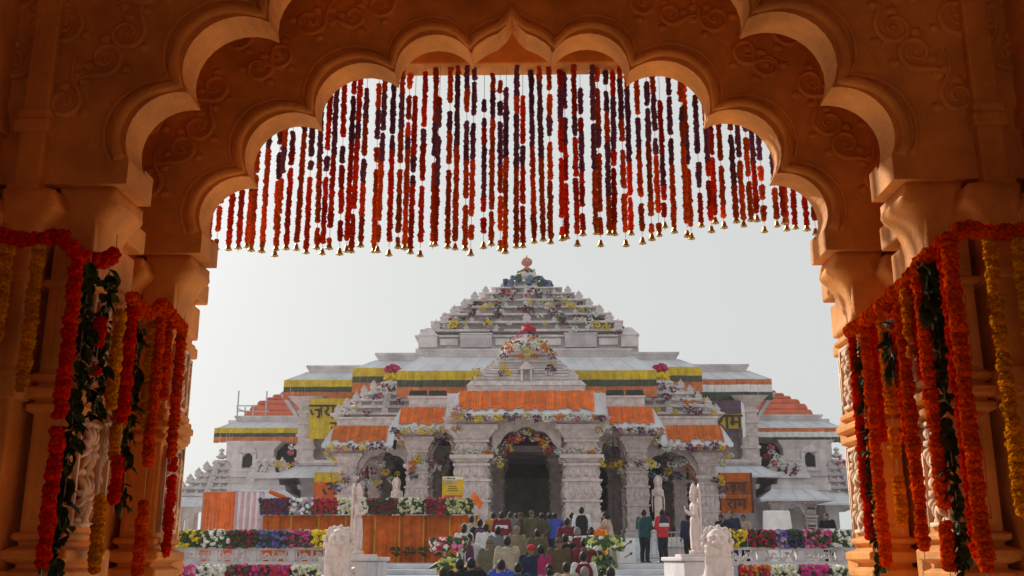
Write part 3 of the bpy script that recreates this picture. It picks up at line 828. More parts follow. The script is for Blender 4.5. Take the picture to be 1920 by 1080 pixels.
# --- valances draped over eaves: each strip of cloth is a part
def valance(name, label, x0, x1, y_in, z_in, y_out, z_out, bands, step=.22, group='cloth valances on the temple eaves', ragged=.06, lean=0.0, cat='valance'):
    """bands: list of (fraction0, fraction1, material) from top to bottom; strips run down the slope"""
    t = empty(name, label, cat, ((x0+x1)/2, (y_in+y_out)/2, z_out), 0, group)
    base = Vector(((x0+x1)/2, (y_in+y_out)/2, z_out))
    g = random.Random(int(abs(x0*100)) + int(z_in*50))
    n = max(2, int(round((x1-x0)/step)))
    for i in range(n):
        a = x0 + (x1-x0)*i/n; b = x0 + (x1-x0)*(i+1)/n - .012
        dz = g.uniform(.0, .02)
        for q, (f0, f1, m) in enumerate(bands):
            last = q == len(bands)-1
            e = f1 - (g.uniform(0, ragged) if last else 0)
            def P(f, x, k): return Vector((x, y_in + (y_out-y_in)*f - .02 - k, z_in + (z_out-z_in)*f + .03 + dz)) - base
            mid = (a+b)/2; k = .018
            vs = [P(f0,a,0), P(f0,mid,k), P(f0,b,0), P(e,a,0), P(e + (.02 if last and ragged else 0),mid,k*1.6), P(e,b,0)]
            vs += [v + Vector((0, .012, -.008)) for v in vs]
            mb = MB().add(vs, [(0,1,4,3),(1,2,5,4),(6,9,10,7),(7,10,11,8),(3,4,10,9),(4,5,11,10),(0,6,7,1),(1,7,8,2),(0,3,9,6),(2,8,11,5)])
            obj('cloth_strip', mb, m, t)
    return t

# --- upper hall: stepped bays, from the centre outwards
def bay(name, px0, px1, Y, depth, rows, pz_floor, bands=None, blabel=None, m=STONE, eave_out=1.1, both=True):
    """rows = (parapet top, parapet bottom, eave lower edge, band bottom) as photo rows; px0/px1 = eave ends on the right (mirrored)"""
    pt, pb, ee, bb = rows
    xo = ax(px1, ee, Y - eave_out)                       # outer eave edge
    xi = xo - eave_out
    zt, zb_, ze_ = az(pt, Y), az(pb, Y), az(ee, Y - eave_out)
    zf = pz_floor
    s = sec(name)
    T('wall', MB().box(-xi + .15, xi - .15, Y, Y + depth, zf, zb_), m, s)
    eave(s, -xi, xi, Y, zb_, ze_, eave_out, depth)
    parapet(s, -xi + .1, xi - .1, Y - .05, depth, zb_ - .02, zt)
    dentils(s, -xi + .1, xi - .1, Y - .08, zt - (zt-zb_)*.62, zt - (zt-zb_)*.3, .28)
    return s, xi, xo, ze_, zb_, zt
# centre bay
sC, xiC, xoC, zeC, zbC, ztC = bay('central_hall', 0, 1230, 51.0, 14, (655,668,697,745), az(783, 50))
sD, xiD, xoD, zeD, zbD, ztD = bay('inner_hall_bay', 0, 1315, 56.0, 16, (662,675,691,735), az(783, 50))
sE, xiE, xoE, zeE, zbE, ztE = bay('outer_hall_bay', 0, 1446, 60.0, 18, (685,697,713,748), ZT)
sF, xiF, xoF, zeF, zbF, ztF = bay('side_hall_bay', 0, 1580, 66.0, 16, (779,789,804,828), ZT, eave_out=1.0)
def frieze(label, x0, x1, Y, row0, row1, cols, seed=0):
    """striped cloth hung straight down below an eave edge"""
    z0, z1 = az(row0, Y), az(row1, Y); fr = []
    n = len(cols); tot = sum(c[1] for c in cols); f = 0
    for m, w in cols: fr.append((f/tot, (f+w)/tot - .004, m)); f += w
    return valance('striped_valance', label, x0, x1, Y - .12, z0 - .03, Y - .16, z1 - .03, fr, .42, 'striped cloth hangings below the upper eaves', .03)
YEL = [(CL_YE,18),(CL_GR,13),(CL_RU,20)]
RWG = [(CL_RU,9),(CL_WH,12),(CL_GR,13)]
frieze('yellow, green and orange cloth under the central upper eave left of the porch spire', -xoC, -1.0, 51 - 1.1, 696, 746, YEL)
frieze('yellow, green and orange cloth under the central upper eave right of the porch spire', 1.0, xoC, 51 - 1.1, 696, 746, YEL)
frieze('yellow, green and orange cloth one bay left of the central upper eave', -xoD, -xoC - .1, 56 - 1.1, 690, 736, YEL)
frieze('yellow, green and orange cloth one bay right of the central upper eave', xoC + .1, xoD, 56 - 1.1, 690, 736, YEL)
frieze('faded yellow, green and orange cloth above the yellow banner on the left', -xoE, -xoD - .1, 60 - 1.1, 712, 750, YEL)
frieze('orange and white fringed cloth above the purple and yellow banner on the right', xoD + .1, xoE, 60 - 1.1, 713, 752, RWG)
frieze('pale yellow and orange cloth under the far left low eave', -xoF, -xoE - .1, 66 - 1.0, 802, 830, YEL)
frieze('orange and white fringed cloth under the far right low eave', xoE + .1, xoF, 66 - 1.0, 804, 832, RWG)
# tall corner piers of the outer bay, with niches, and the recessed gallery behind them
for s in (-1, 1):
    xw = ax(1420, 800, 59.0) ; xn = ax(1389, 800, 59.0)
    x0, x1 = sorted((s*xn, s*xw))
    zc0, zc1 = az(893, 59), az(745, 59)
    m = MB().box(x0, x1, 58.9, 60.0, zc0, zc1)
    for f in (.08,.2,.34,.5,.66,.8,.92): m.box(x0 - .1, x1 + .1, 58.8, 60.0, zc0 + (zc1-zc0)*f, zc0 + (zc1-zc0)*(f+.035))
    m.fr(x0, x1, 58.9, 60, zc1 - .6, x0 - .6, x1 + .6, 58.3, 60, zc1)
    T('pier', m, CARVE, sE)
    # brackets under the eaves
    T('eave_bracket', MB().fr(x1 - .2 if s > 0 else x0 - .0, x1 + .0 if s > 0 else x0 + .2, 59.2, 60, zc1 - 1.5, x1 + 1.0 if s > 0 else x0 - 1.3, x1 + 1.3 if s > 0 else x0 - 1.0, 59.2, 60, zc1 + .3), STONE2, sE)
    # ledge + lower eave
    za = az(862, 57); zb2 = az(872, 57); zo = az(892, 56)
    xl0, xl1 = sorted((s*ax(1290, 870, 57), s*ax(1420, 870, 57)))
    T('ledge', MB().box(xl0 - .2, xl1 + .2, 56.9, 60.1, zb2, za).box(xl0 - .1, xl1 + .1, 56.8, 57, zb2 + .1, za - .1), STONE, sE)
    eave(sE, xl0, xl1, 57.0, zb2, zo, 1.0, 3.0)
    T('lower_wall', MB().box(xl0 + .1, xl1 - .1, 57.4, 60, ZT, zb2), STONE2, sE)
    # side hall wall: courses, niche window with frame, column
    xs0, xs1 = sorted((s*ax(1468, 880, 65), s*ax(1553, 880, 65)))
    zs0, zs1 = az(960, 65), az(828, 65)
    mb = MB(); wall_courses(mb, xs0, xs1, 65.2, zs0, zs0 + (zs1-zs0)*.5, 5, gT, .08)
    T('wall_course', mb, STONE, sF)
    T('wall_block', MB().box(xs0 + .1, xs1 - .1, 65.0, 66.2, zs0 + (zs1-zs0)*.5, zs1).fr(xs0 + .1, xs1 - .1, 65, 66, zs1 - .5, xs0 - .3, xs1 + .5, 64.7, 66, zs1 + .05), STONE, sF)
    nx, nz0, nz1 = s*ax(1518, 860, 65), az(876, 65), az(850, 65)
    w = T('niche_window', MB().prism([(nx-.32,nz0),(nx+.32,nz0),(nx+.32,nz1-.25),(nx+.2,nz1-.05),(nx,nz1+.05),(nx-.2,nz1-.05),(nx-.32,nz1-.25)], 64.985, 65.3), SHADE, sF)  # solid block, shade inside the niche painted near-black
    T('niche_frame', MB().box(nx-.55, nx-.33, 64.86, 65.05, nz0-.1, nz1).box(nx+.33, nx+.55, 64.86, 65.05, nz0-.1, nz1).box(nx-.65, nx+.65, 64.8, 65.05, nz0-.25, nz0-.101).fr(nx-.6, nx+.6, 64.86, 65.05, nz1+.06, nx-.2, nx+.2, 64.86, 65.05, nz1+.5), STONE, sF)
    T('gallery_shade_panel', MB().box(*sorted((s*ax(1425, 850, 66), s*ax(1466, 850, 66))), 65.9, 66.05, az(900, 66), az(832, 66)), SHADE, sF)  # flat panel on the wall, its near-black colour stands for shade
    # roof terraces and stepped lower roof at the far end
    xq = s*ax(1590, 900, 68); sG = sec('corner_shrine')
    st = []
    for k in range(6):
        r0 = 935 - k*13; hw_ = (2.6, 2.2, 1.75, 1.3, .85, .45)[k]
        st.append((hw_, az(r0, 68), az(r0 - 13, 68)))
    tiers(sG, xq, 70, st, True, STONE2, .9)
    finial(sG, xq, 70, az(857, 70), az(838, 70), .7)
    eave(sG, xq - 2.6, xq + 2.6, 67.4, az(930, 67), az(946, 66), .9, 5)
    for q in (-2.05, 2.05): T('wall', MB().box(xq + q - .45, xq + q + .45, 67.5, 68.2, ZP, az(930, 67)), STONE, sG)
    for q in (-2.2, 2.2): T('rear_wall', MB().box(xq + q - .3, xq + q + .3, 71, 72, ZP, az(930, 70)), STONE, sG)
    cusp_arch(sG, xq - 1.6, xq + 1.6, 67.6, az(985, 67), az(958, 67), az(930, 67))
    # low side pavilion with an arched opening
    sH = sec('low_pavilion'); YP = 56.0
    xa, xb = s*ax(1436, 925, YP), s*ax(1538, 925, YP); x0, x1 = sorted((xa, xb))
    eave(sH, x0 + .4, x1 - .4, YP, az(918, YP), az(936, YP - .9), .9, 6)
    for k, (r0, r1, ins) in enumerate(((918,908,.3),(908,896,.7),(896,884,.4),(884,872,1.0))):
        T('roof_tier', MB().fr(x0 + ins, x1 - ins, YP + ins*.4, YP + 5, az(r0, YP), x0 + ins + .1, x1 - ins - .1, YP + ins*.4 + .1, YP + 5, az(r1, YP) - .01), STONE2, sH)
    for k in range(4): link('turret', KUTA, sH, (x0 + .8 + k*(x1-x0-1.6)/3, YP + 1.0, az(884, YP)), 0, .75)
    for xx in (x0 + .5, (x0 + x1)/2 + .9*s, x1 - .5): pillar(sH, xx, YP + .4, ZT - .6, az(934, YP), .55)
    cusp_arch(sH, x0 + .8, (x0+x1)/2 + .6*s if s > 0 else x1 - .8, YP + .25, az(975, YP), az(948, YP), az(932, YP))
    T('floor', MB().box(x0 - .5, x1 + 4, YP - 1.2, YP + 8, ZP - .002, ZT - .6), STONE2, sH)
    T('rear_wall', MB().box(x0 + .3, x1 - 1.6, YP + 4.2, YP + 4.6, ZT - .6, az(934, YP)), STONE2, sH)
    # the next eave beyond
    xa, xb = sorted((s*ax(1545, 930, 60), s*ax(1580, 930, 60)))
    eave(sH, xa, xb, 60, az(926, 60), az(944, 59.2), .8, 6)
    T('wall', MB().box(xa + .1, xb - .2, 60.3, 64, ZT - .6, az(926, 60)), STONE2, sH)
    # red covered spire beyond the side hall
    sR = sec('covered_spire')
    cxr = s*ax(1455, 760, 74)
    st = []
    for k, (hp, r0, r1) in enumerate(((64,790,770),(56,770,758),(46,758,748),(34,748,740),(24,740,733),(12,733,726))):
        st.append((hp*74/1800., az(r0, 74), az(r1, 74)))
    for k, (hw_, z0, z1) in enumerate(st):
        T('roof_tier', MB().cb(cxr, 76, 2*hw_, 2*hw_, z0, z1, 2*hw_*.93, 2*hw_*.93), RED_SH, sR, bevel=.15)
    T('base', MB().cb(cxr, 76, 7, 6, ZT, st[0][1]), STONE2, sR)

# --- main pyramid over the hall
sP = sec('main_pyramid_roof')
YC = 66.0; YF = YC - 6.3
hwB = ax(1197, 645, YF)
z0, z1 = az(661, YF), az(628, YF)
T('drum', MB().cb(0, YC, 2*hwB, 12.6, z0 - 3, z0 + (z1-z0)*.25).cb(0, YC, 2*hwB - .3, 12.3, z0 + (z1-z0)*.25, z1 - .12).cb(0, YC, 2*hwB + .1, 12.7, z1 - .12, z1), STONE2, sP)
for i, (p0, p1, kind) in enumerate(((786,820,'b'),(822,862,'r'),(864,922,'c'),(926,1055,'r'),(1059,1118,'c'),(1120,1162,'r'),(1164,1196,'b'))):
    x0, x1 = ax(p0, 645, YF), ax(p1, 645, YF)
    if kind == 'b': T('corner_block', MB().box(x0, x1, YF - .35, YF + .5, z0 + .3, z1 - .1).fr(x0-.08, x1+.08, YF-.43, YF+.5, z1-.1, (x0+x1)/2-.15, (x0+x1)/2+.15, YF, YF+.4, z1+.45), STONE, sP)
    elif kind == 'c':
        T('balcony', MB().box(x0, x1, YF - .3, YF + .5, z0 + .3, z1 - .02).box(x0-.06, x1+.06, YF-.36, YF+.5, z1-.018, z1+.06), STONE2, sP)
        n = 16; mb = MB()
        for k in range(n): mb.box(x0 + (k+.2)*(x1-x0)/n, x0 + (k+.75)*(x1-x0)/n, YF - .36, YF - .28, z0 + .42, z1 - .2)
        T('baluster_row', mb, STONE, sP)
    else: T('panel', MB().box(x0 + .1, x1 - .1, YF - .1, YF + .5, z0 + .45, z1 - .25), STONE, sP)
prof = [(184,628,612),(168,612,597),(150,597,583),(130,583,570),(110,570,557),(88,557,546),(66,546,537)]
st = []
for hp, r0, r1 in prof:
    hw_ = hp*1.0*(YC*.99)/1862.
    yf = YC - hw_*.98
    st.append((hw_, az(r0, yf + .4), az(r1, yf + .4)))
tiers(sP, 0, YC, st, True, STONE, 1.0, .95)
zn = st[-1][2]
T('neck', MB().lathe(0, YC, [(1.5,zn-.4),(1.5,zn+.15),(1.42,zn+.3),(1.42,zn+.5),(1.2,zn+.62),(.7,zn+.8)], 20), STONE, sP)
finial(sP, 0, YC, az(523, YC), az(478, YC), 1.35, STONE, mat('rose_finial_stone', (.55,.22,.18), .7, .2, 6))

# --- entrance porch: three stepped bays each side of the axis
sA = sec('entrance_porch')
YQ = 45.0
zl = az(783, YQ)                                    # lintel line
xA0, xA1 = ax(1047, 900, YQ), ax(1136, 900, YQ)     # inner and outer edge of the main pillar
pw = (xA1 - xA0)*.78
for s in (-1, 1):
    for yy in (YQ + .6, YQ + 3.4): pillar(sA, s*(xA0 + xA1)/2, yy, ZT, zl - .05, pw)
cusp_arch(sA, -(xA0 + .1), xA0 + .1, YQ + .35, az(865, YQ), az(803, YQ), zl + .3, .4, CARVE)
xe = ax(1118, 770, YQ - .3)
T('lintel', MB().box(-xA1 - .1, xA1 + .1, YQ + .2, 57.4, zl, az(735, YQ) - .02), STONE, sA)
zei, zeo = az(735, YQ), az(776, YQ - 1.0)
eave(sA, -xe + .1, xe - .1, YQ, zei, zeo, 1.05, 5, .1, None, (.36,.36))
valance('orange_valance', 'wide orange cloth valance over the eave of the central porch', -xe + .1, xe - .1, YQ, zei + .02, YQ - 1.0, zeo + .09, [(0,1,CL_OR)], .11, ragged=.2)
rows = [(735,712,880,1100),(712,700,893,1087),(700,690,908,1072),(690,680,920,1060),(680,668,934,1046)]
for k, (r0, r1, p0, p1) in enumerate(rows):
    yy = YQ + .25 + k*.35; hw_ = (ax(p1, r0, yy) - ax(p0, r0, yy))/2
    z0, z1 = az(r0, yy), az(r1, yy)
    T('roof_tier', MB().box(-hw_, hw_, yy, YQ + 5.2 - k*.35, z0, z0 + (z1-z0)*.55).fr(-hw_ - .06, hw_ + .06, yy - .06, YQ + 5.2 - k*.35, z0 + (z1-z0)*.55 + .001, -hw_ + .16, hw_ - .16, yy + .16, YQ + 5 - k*.35, z1), STONE if k else CARVE, sA)
    if k:
        n = 5
        for i in range(n): link('turret', KUTA, sA, (-hw_*.9 + 1.8*hw_*i/(n-1), yy + .1, z0 + .05), 0, (z1-z0)*(1.3 if i in (0, 2, 4) else .8))
dentils(sA, -xe + .4, xe - .4, YQ + .1, az(735, YQ), az(730, YQ), .16, STONE, .12)
zz = az(700, YQ)
T('shrine_niche', MB().box(-.26, -.16, YQ + .3, YQ + .9, az(712, YQ), az(690, YQ)).box(.16, .26, YQ + .3, YQ + .9, az(712, YQ), az(690, YQ)).fr(-.36, .36, YQ + .25, YQ + .9, az(690, YQ), -.06, .06, YQ + .25, YQ + .9, az(676, YQ)).box(-.155, .155, YQ + .62, YQ + .9, az(712, YQ), az(690, YQ)), STONE, sA)
yd = YQ + 2.7
T('bell_dome', MB().lathe(0, yd, [(1.2, az(672, yd)), (1.25, az(664, yd)), (1.1, az(652, yd)), (.85, az(642, yd)), (.5, az(636, yd)), (.36, az(632, yd))], 18), STONE, sA, smooth=True)
finial(sA, 0, yd, az(635, yd), az(606, yd), .8)
# roof slab, ceiling and inner walls: a deep closed hall, its shade deepened by near-black wall colour
T('roof_slab', MB().box(-9.2, 9.2, YQ + 5.5, 58.0, az(845, 50), az(845, 50) + .3), STONE2, sA)
T('inner_wall', MB().box(-9.2, -1.6, 57.4, 57.8, ZT, az(795, 50) + .3).box(1.6, 9.2, 57.4, 57.8, ZT, az(795, 50) + .3).box(-1.6, 1.6, 57.4, 57.8, ZT + 3.6, az(795, 50) + .3), SHADE, sA)
T('sanctum_wall', MB().box(-3, 3, 64.0, 64.3, ZT, ZT + 6).box(-3.2, -3, 57.8, 64, ZT, ZT + 6).box(3, 3.2, 57.8, 64, ZT, ZT + 6), SHADE, sA)
for s in (-1, 1):
    T('side_wall', MB().box(*sorted((s*9.0, s*9.3)), 53.0, 57.3, ZT, az(842, 50)), STONE2, sA)
    for xx in (1.5, 4.6, 7.6):
        for yy in (51.5, 55.0): pillar(sA, s*xx, yy, ZT, az(845, 50), .7)
    # second bay
    sB = sec('side_porch'); Y2 = 47.0; zl2 = az(806, Y2)
    c0, c1 = ax(1168, 900, Y2), ax(1222, 900, Y2); wB = (c1-c0)*.82
    for yy in (Y2 + .5, Y2 + 3): pillar(sB, s*(c0+c1)/2, yy, ZT, zl2 - .03, wB)
    a0, a1 = sorted((s*(xA1 - .1), s*(c0 + .15)))
    cusp_arch(sB, a0, a1, Y2 + .3, az(868, Y2), az(822, Y2), zl2 + .3, .35, CARVE)
    e0, e1 = ax(1118, 790, Y2), ax(1222, 790, Y2)
    x0, x1 = sorted((s*e0, s*e1))
    T('lintel', MB().box(x0, x1, Y2 + .15, 57.39, zl2, az(765, Y2) - .02), STONE, sB)
    zi, zo = az(765, Y2), az(802, Y2 - .9)
    eave(sB, x0, x1, Y2, zi, zo, .9, 4.5, .09, None, (.45 if s < 0 else 0, .45 if s > 0 else 0))
    v0, v1 = sorted((s*ax(1140, 780, Y2), s*ax(1224, 780, Y2)))
    valance('orange_valance', 'orange cloth valance over the eave just %s of the central porch' % ('left' if s < 0 else 'right'), v0, v1, Y2, zi + .02, Y2 - .85, zo + .09, [(0,1,CL_OR)], .11, ragged=.24)
    p0, p1 = sorted((s*ax(1110, 750, Y2 + .3), s*ax(1208, 750, Y2 + .3)))
    T('parapet', MB().box(p0, p1, Y2 + .2, Y2 + 4, zi - .01, az(743, Y2)).box(p0 - .05, p1 + .05, Y2 + .14, Y2 + 4, az(745, Y2), az(742, Y2) + .02), CARVE, sB)
    dentils(sB, p0, p1, Y2 + .12, zi + .01, zi + .1, .16, STONE, .1)
    # third bay
    sK = sec('end_porch'); Y3 = 49.5; zl3 = az(838, Y3)
    d0, d1 = ax(1308, 950, Y3), ax(1352, 950, Y3); wC = (d1-d0)*.9
    for yy in (Y3 + .5, Y3 + 3): pillar(sK, s*(d0+d1)/2, yy, ZT, zl3 - .03, wC)
    a0, a1 = sorted((s*(c1 - .1), s*(d0 + .1)))
    cusp_arch(sK, a0, a1, Y3 + .3, az(905, Y3), az(850, Y3), zl3 + .3, .35, CARVE)
    f0, f1 = ax(1236, 830, Y3), ax(1352, 830, Y3)
    x0, x1 = sorted((s*f0, s*f1))
    T('lintel', MB().box(x0, x1, Y3 + .15, 57.38, zl3, az(800, Y3) - .02), STONE, sK)
    zi, zo = az(800, Y3), az(835, Y3 - .9)
    eave(sK, x0, x1, Y3, zi, zo, .9, 5, .09, None, (.45 if s < 0 else 0, .45 if s > 0 else 0))
    v0, v1 = sorted((s*ax(1248, 815, Y3), s*ax(1352, 815, Y3)))
    valance('orange_valance', 'orange cloth valance over the %smost porch eave, below the small stepped roof' % ('left' if s < 0 else 'right'), v0, v1, Y3, zi + .02, Y3 - .85, zo + .1, [(0,1,CL_OR2)], .12, ragged=.26)
    p0, p1 = sorted((s*ax(1225, 790, Y3 + .3), s*ax(1345, 790, Y3 + .3)))
    T('parapet', MB().box(p0, p1, Y3 + .2, Y3 + 5, zi - .01, az(782, Y3)).box(p0 - .05, p1 + .05, Y3 + .14, Y3 + 5, az(784, Y3), az(781, Y3) + .02), CARVE, sK)
    dentils(sK, p0, p1, Y3 + .12, zi + .01, zi + .1, .16, STONE, .1)
    cxk = s*ax(1241, 740, 53.6); st = []
    for k, (hp, r0, r1) in enumerate(((96,783,770),(82,770,757),(66,757,745),(52,745,733),(36,733,722),(20,722,714))):
        hw_ = hp*53.6/1870.; st.append((hw_, az(r0, 53.6 - hw_*.9), az(r1, 53.6 - hw_*.9)))
    tiers(sK, cxk, 53.6, st, True, STONE, 1.0)
    finial(sK, cxk, 53.6, az(716, 53.6), az(694, 53.6), .6)
# ---------------------------------------------------------------- flowers on the temple
def bunch_mesh(mats, n, seed, sx=1, sy=.7, sz=.8, leaf=True, r=.2):
    g = random.Random(seed); m = MB(); k = len(mats)
    for i in range(n):
        while True:
            p = [g.uniform(-1,1) for _ in range(3)]
            if .3 < p[0]**2 + p[1]**2 + p[2]**2 < 1: break
        m.mi = g.randrange(k)
        m.ball((p[0]*sx, p[1]*sy, p[2]*sz), r*g.uniform(.7,1.3), 6, 4, 1, 1, .8, .22, g)
    if leaf:
        m.mi = k
        for i in range(n//3):
            a, b = g.uniform(0, 6.28), g.uniform(-.6, 1.2); c = Vector((math.cos(a)*math.cos(b)*sx, math.sin(a)*math.cos(b)*sy, math.sin(b)*sz))*g.uniform(.7, 1.12)
            d = Vector((g.uniform(-1,1), g.uniform(-1,1), g.uniform(-.4,1))).normalized()*.34; e = d.orthogonal().normalized()*.10
            m.add([c - d*.5, c + e, c + d, c - e, c - e*.2 + d.cross(e).normalized()*.05], [(0,1,4),(1,2,4),(2,3,4),(3,0,4)])
    return m
BM = {}
FCOL = {'y': ('yellow', [FY]), 'w': ('white', [FW]), 'r': ('red', [FR]), 'lf': ('leafy green', [LEAF2]), 'm': ('magenta', [FM, FP]), 'p': ('lilac', [FL, FB]), 'd': ('dark plum', [FB, FN]),
        'o': ('orange', [FO]), 'wy': ('white and yellow', [FW, FY]), 'mix': ('multicoloured', [FM, FW, FY, FO]), 'g': ('pale green', [FG, FW]), 'b': ('slate blue', [FBL, FN]), 'pk': ('pink', [FP, FW]), 'gw': ('green and white', [FW])}
def bunch(c, place, x, y, z, size, shape=(1,.7,.8), grp=None):
    name, mats = FCOL[c]; v = rnd.randrange(3); k = (c, v, shape)
    if k not in BM: BM[k] = bunch_mesh(mats, 26, hash((c, v)) % 999 if False else 31*v + sum(map(ord, c)), *shape).mesh('flower_bunch', mats + [LEAF2])
    o = link('flower_bunch', BM[k], None, (x, y, z), rnd.uniform(-.5, .5), size)
    return tag(o, '%s flower bunch %s' % (name, place), 'flowers', grp or 'flower bunches ' + place)
def bpx(c, place, px, py, Y, spx, shape=(1,.7,.8)):
    x, z = at(px, py, Y); bunch(c, place, x, Y, z, spx*.84*Y/1870., shape)
pl = 'on the main pyramid roof'
for c, px, py, s in (('y',848,608,13),('gw',838,612,8),('y',915,606,11),('y',905,577,8),('p',885,588,10),('y',918,571,7),('g',940,562,9),('r',950,547,9),('m',990,553,8),('y',993,567,7),
                     ('p',975,578,9),('y',1030,571,9),('g',1012,568,8),('p',1046,572,8),('y',1071,572,10),('wy',1060,564,8),('d',992,584,14),('p',1036,586,12),('gw',1110,590,13),('y',1118,609,11),
                     ('y',1137,612,10),('d',1056,606,9),('gw',1074,618,12),('g',856,600,9),('p',1160,622,8),('gw',1105,602,11),('d',930,592,9),('pk',908,562,7),('p',1030,552,8),('g',1048,560,8),
                     ('y',872,606,6),('r',962,540,5),('gw',1084,600,9),('y',1022,606,6),('d',880,574,6),('gw',955,606,7),('y',1090,580,6),('p',940,618,7),('gw',1012,592,8)):
    yf = 58.95 + (628 - py)*.045
    bpx(c, pl, px, py, yf, s)
g = random.Random(41); PYR = []
for i in range(70):
    py = g.uniform(540, 624); hw_ = 42 + (py - 537)*1.62; px = 990 + g.choice((g.uniform(-1,1), g.choice((-1,1))*g.uniform(.82,1.02)))*hw_
    yy = 58.95 + (628 - py)*.045 + (1.2 if abs(px-990) > hw_*.8 else 0); x, z = at(px, py, yy); PYR.append((g.randrange(5), x, yy, z))
def wreath(label, cx, cy, z, rad, mats, r=.16, n=60, h=.4, kind='flower_wreath', grp=None):
    g = random.Random(int(z*10)); m = MB()
    for i in range(n):
        a = g.uniform(0, 6.28); m.mi = g.randrange(len(mats))
        m.ball((rad*math.cos(a)*g.uniform(.95,1.08), rad*math.sin(a)*g.uniform(.95,1.08), g.uniform(-h/2, h/2)), r*g.uniform(.7,1.3), 6, 4, 1, 1, .8, .2, g)
    o = obj(kind, m, mats, None, loc=(cx, cy, z)); return tag(o, label, 'flowers', grp)
wreath('slate blue flower wreath round the neck of the main pyramid roof', 0, 66, az(529, 65), 1.5, [FBL, FN, LEAF2], .2, 120, .5)
wreath('pale green garland round the pot below the main finial', 0, 66, az(513, 66), .52, [FG, FW, LEAF2], .14, 50, .4)
yd = 47.7
wreath('slate blue flower ring below the red pot of the porch spire', 0, yd, az(631, yd), .30, [FBL, FN], .09, 40, .2)
o = obj('flower_pot_top', bunch_mesh([FR], 40, 5, .42, .42, .26, False, .12), [FR], None, loc=(0, yd, az(619, yd))); tag(o, 'red flower cap on the finial of the porch spire', 'flowers')
pl = 'on the central porch spire'
for c, px, py, Y, s in (('w',988,648,46.3,18),('w',972,652,46.3,12),('w',1005,650,46.3,12),('o',955,654,46.4,12),('o',1020,655,46.4,12),('y',988,662,46.1,12),('p',1034,668,46.2,10),('d',945,668,46.2,9),
                        ('y',945,690,45.6,12),('y',952,699,45.5,9),('y',893,698,45.4,12),('gw',902,694,45.4,10),('d',1032,692,45.6,13),('y',1034,682,45.6,6),('p',940,700,45.4,9),('o',975,668,46.1,9),('o',1005,668,46.1,9),
                        ('wy',1122,741,46.6,11),('y',1127,743,46.5,9),('gw',1105,742,46.6,8),('w',932,684,45.6,7),('gw',1030,700,45.5,9),('pk',1040,664,46.2,7)):
    bpx(c, pl, px, py, Y, s)
for s, word in ((-1,'left'), (1,'right')):
    cx = s*ax(1241, 740, 53.6); z = az(706, 53.6)
    o = obj('flower_pot_top', MB().lathe(0, 0, [(.22,-.25),(.38,-.2)], 12) and bunch_mesh([FY], 70, 8, .48, .48, .26, False, .11), [FY], None, loc=(cx, 53.6, z - .06))
    tag(o, 'yellow flower band round the pot of the %s small stepped roof' % word, 'flowers')
    o = obj('flower_pot_top', bunch_mesh([FR, FM], 50, 9, .42, .42, .22, False, .11), [FR, FM], None, loc=(cx, 53.6, z + .42)); tag(o, 'crimson flower cap on the pot of the %s small stepped roof' % word, 'flowers')
    pl = 'on the %s small stepped roof' % word
    lst = (('p',735,728,10),('p',722,722,9),('m',712,742,9),('d',705,745,9),('p',690,775,11),('pk',684,771,7),('gw',660,772,9),('p',650,780,8),('d',748,755,10),('gw',700,734,8),('y',668,764,6)) if s < 0 else \
          (('p',1240,724,12),('p',1262,730,10),('o',1286,756,10),('p',1292,768,12),('p',1310,772,10),('y',1230,768,9),('y',1266,772,8),('gw',1330,764,11),('y',1338,775,8),('d',1250,745,12),('p',1225,742,10),('o',1300,752,6),('wy',1318,750,7),('r',1278,750,5))
    for c, px, py, q in lst: bpx(c, pl, px, py, 51.2 - (py - 720)*.012, q)
g = random.Random(77); DOME = []
for i in range(60):
    a = g.uniform(-2.9, -.25); k = g.random(); rr = 1.22 - .75*k**2
    DOME.append((g.choice([0,1,0,2,3,0,1]), rr*math.cos(a), rr*math.sin(a), k*.85))
def cluster(name, label, loc, pts, mats, r, n=7, spread=.16, kind=None, seed=3):
    g = random.Random(seed); m = MB()
    for c, x, y, z in pts:
        for q in range(n):
            m.mi = c if g.random() < .85 else len(mats)-1
            m.ball((x + g.uniform(-spread, spread), y + g.uniform(-spread, spread)*.6, z + g.uniform(-spread, spread)), r*g.uniform(.7,1.3), 6, 4, 1, 1, .8, .2, g)
    o = obj(name, m, mats, None, loc=loc)
    return tag(o, label, 'flowers', None, kind)
cluster('dome_flower_cover', 'cover of white, orange and yellow flowers over the dome of the porch spire', (0, 47.7, az(668, 47.7)), DOME, [FW, FO, FY, FP, LEAF2], .055, 8, .15)
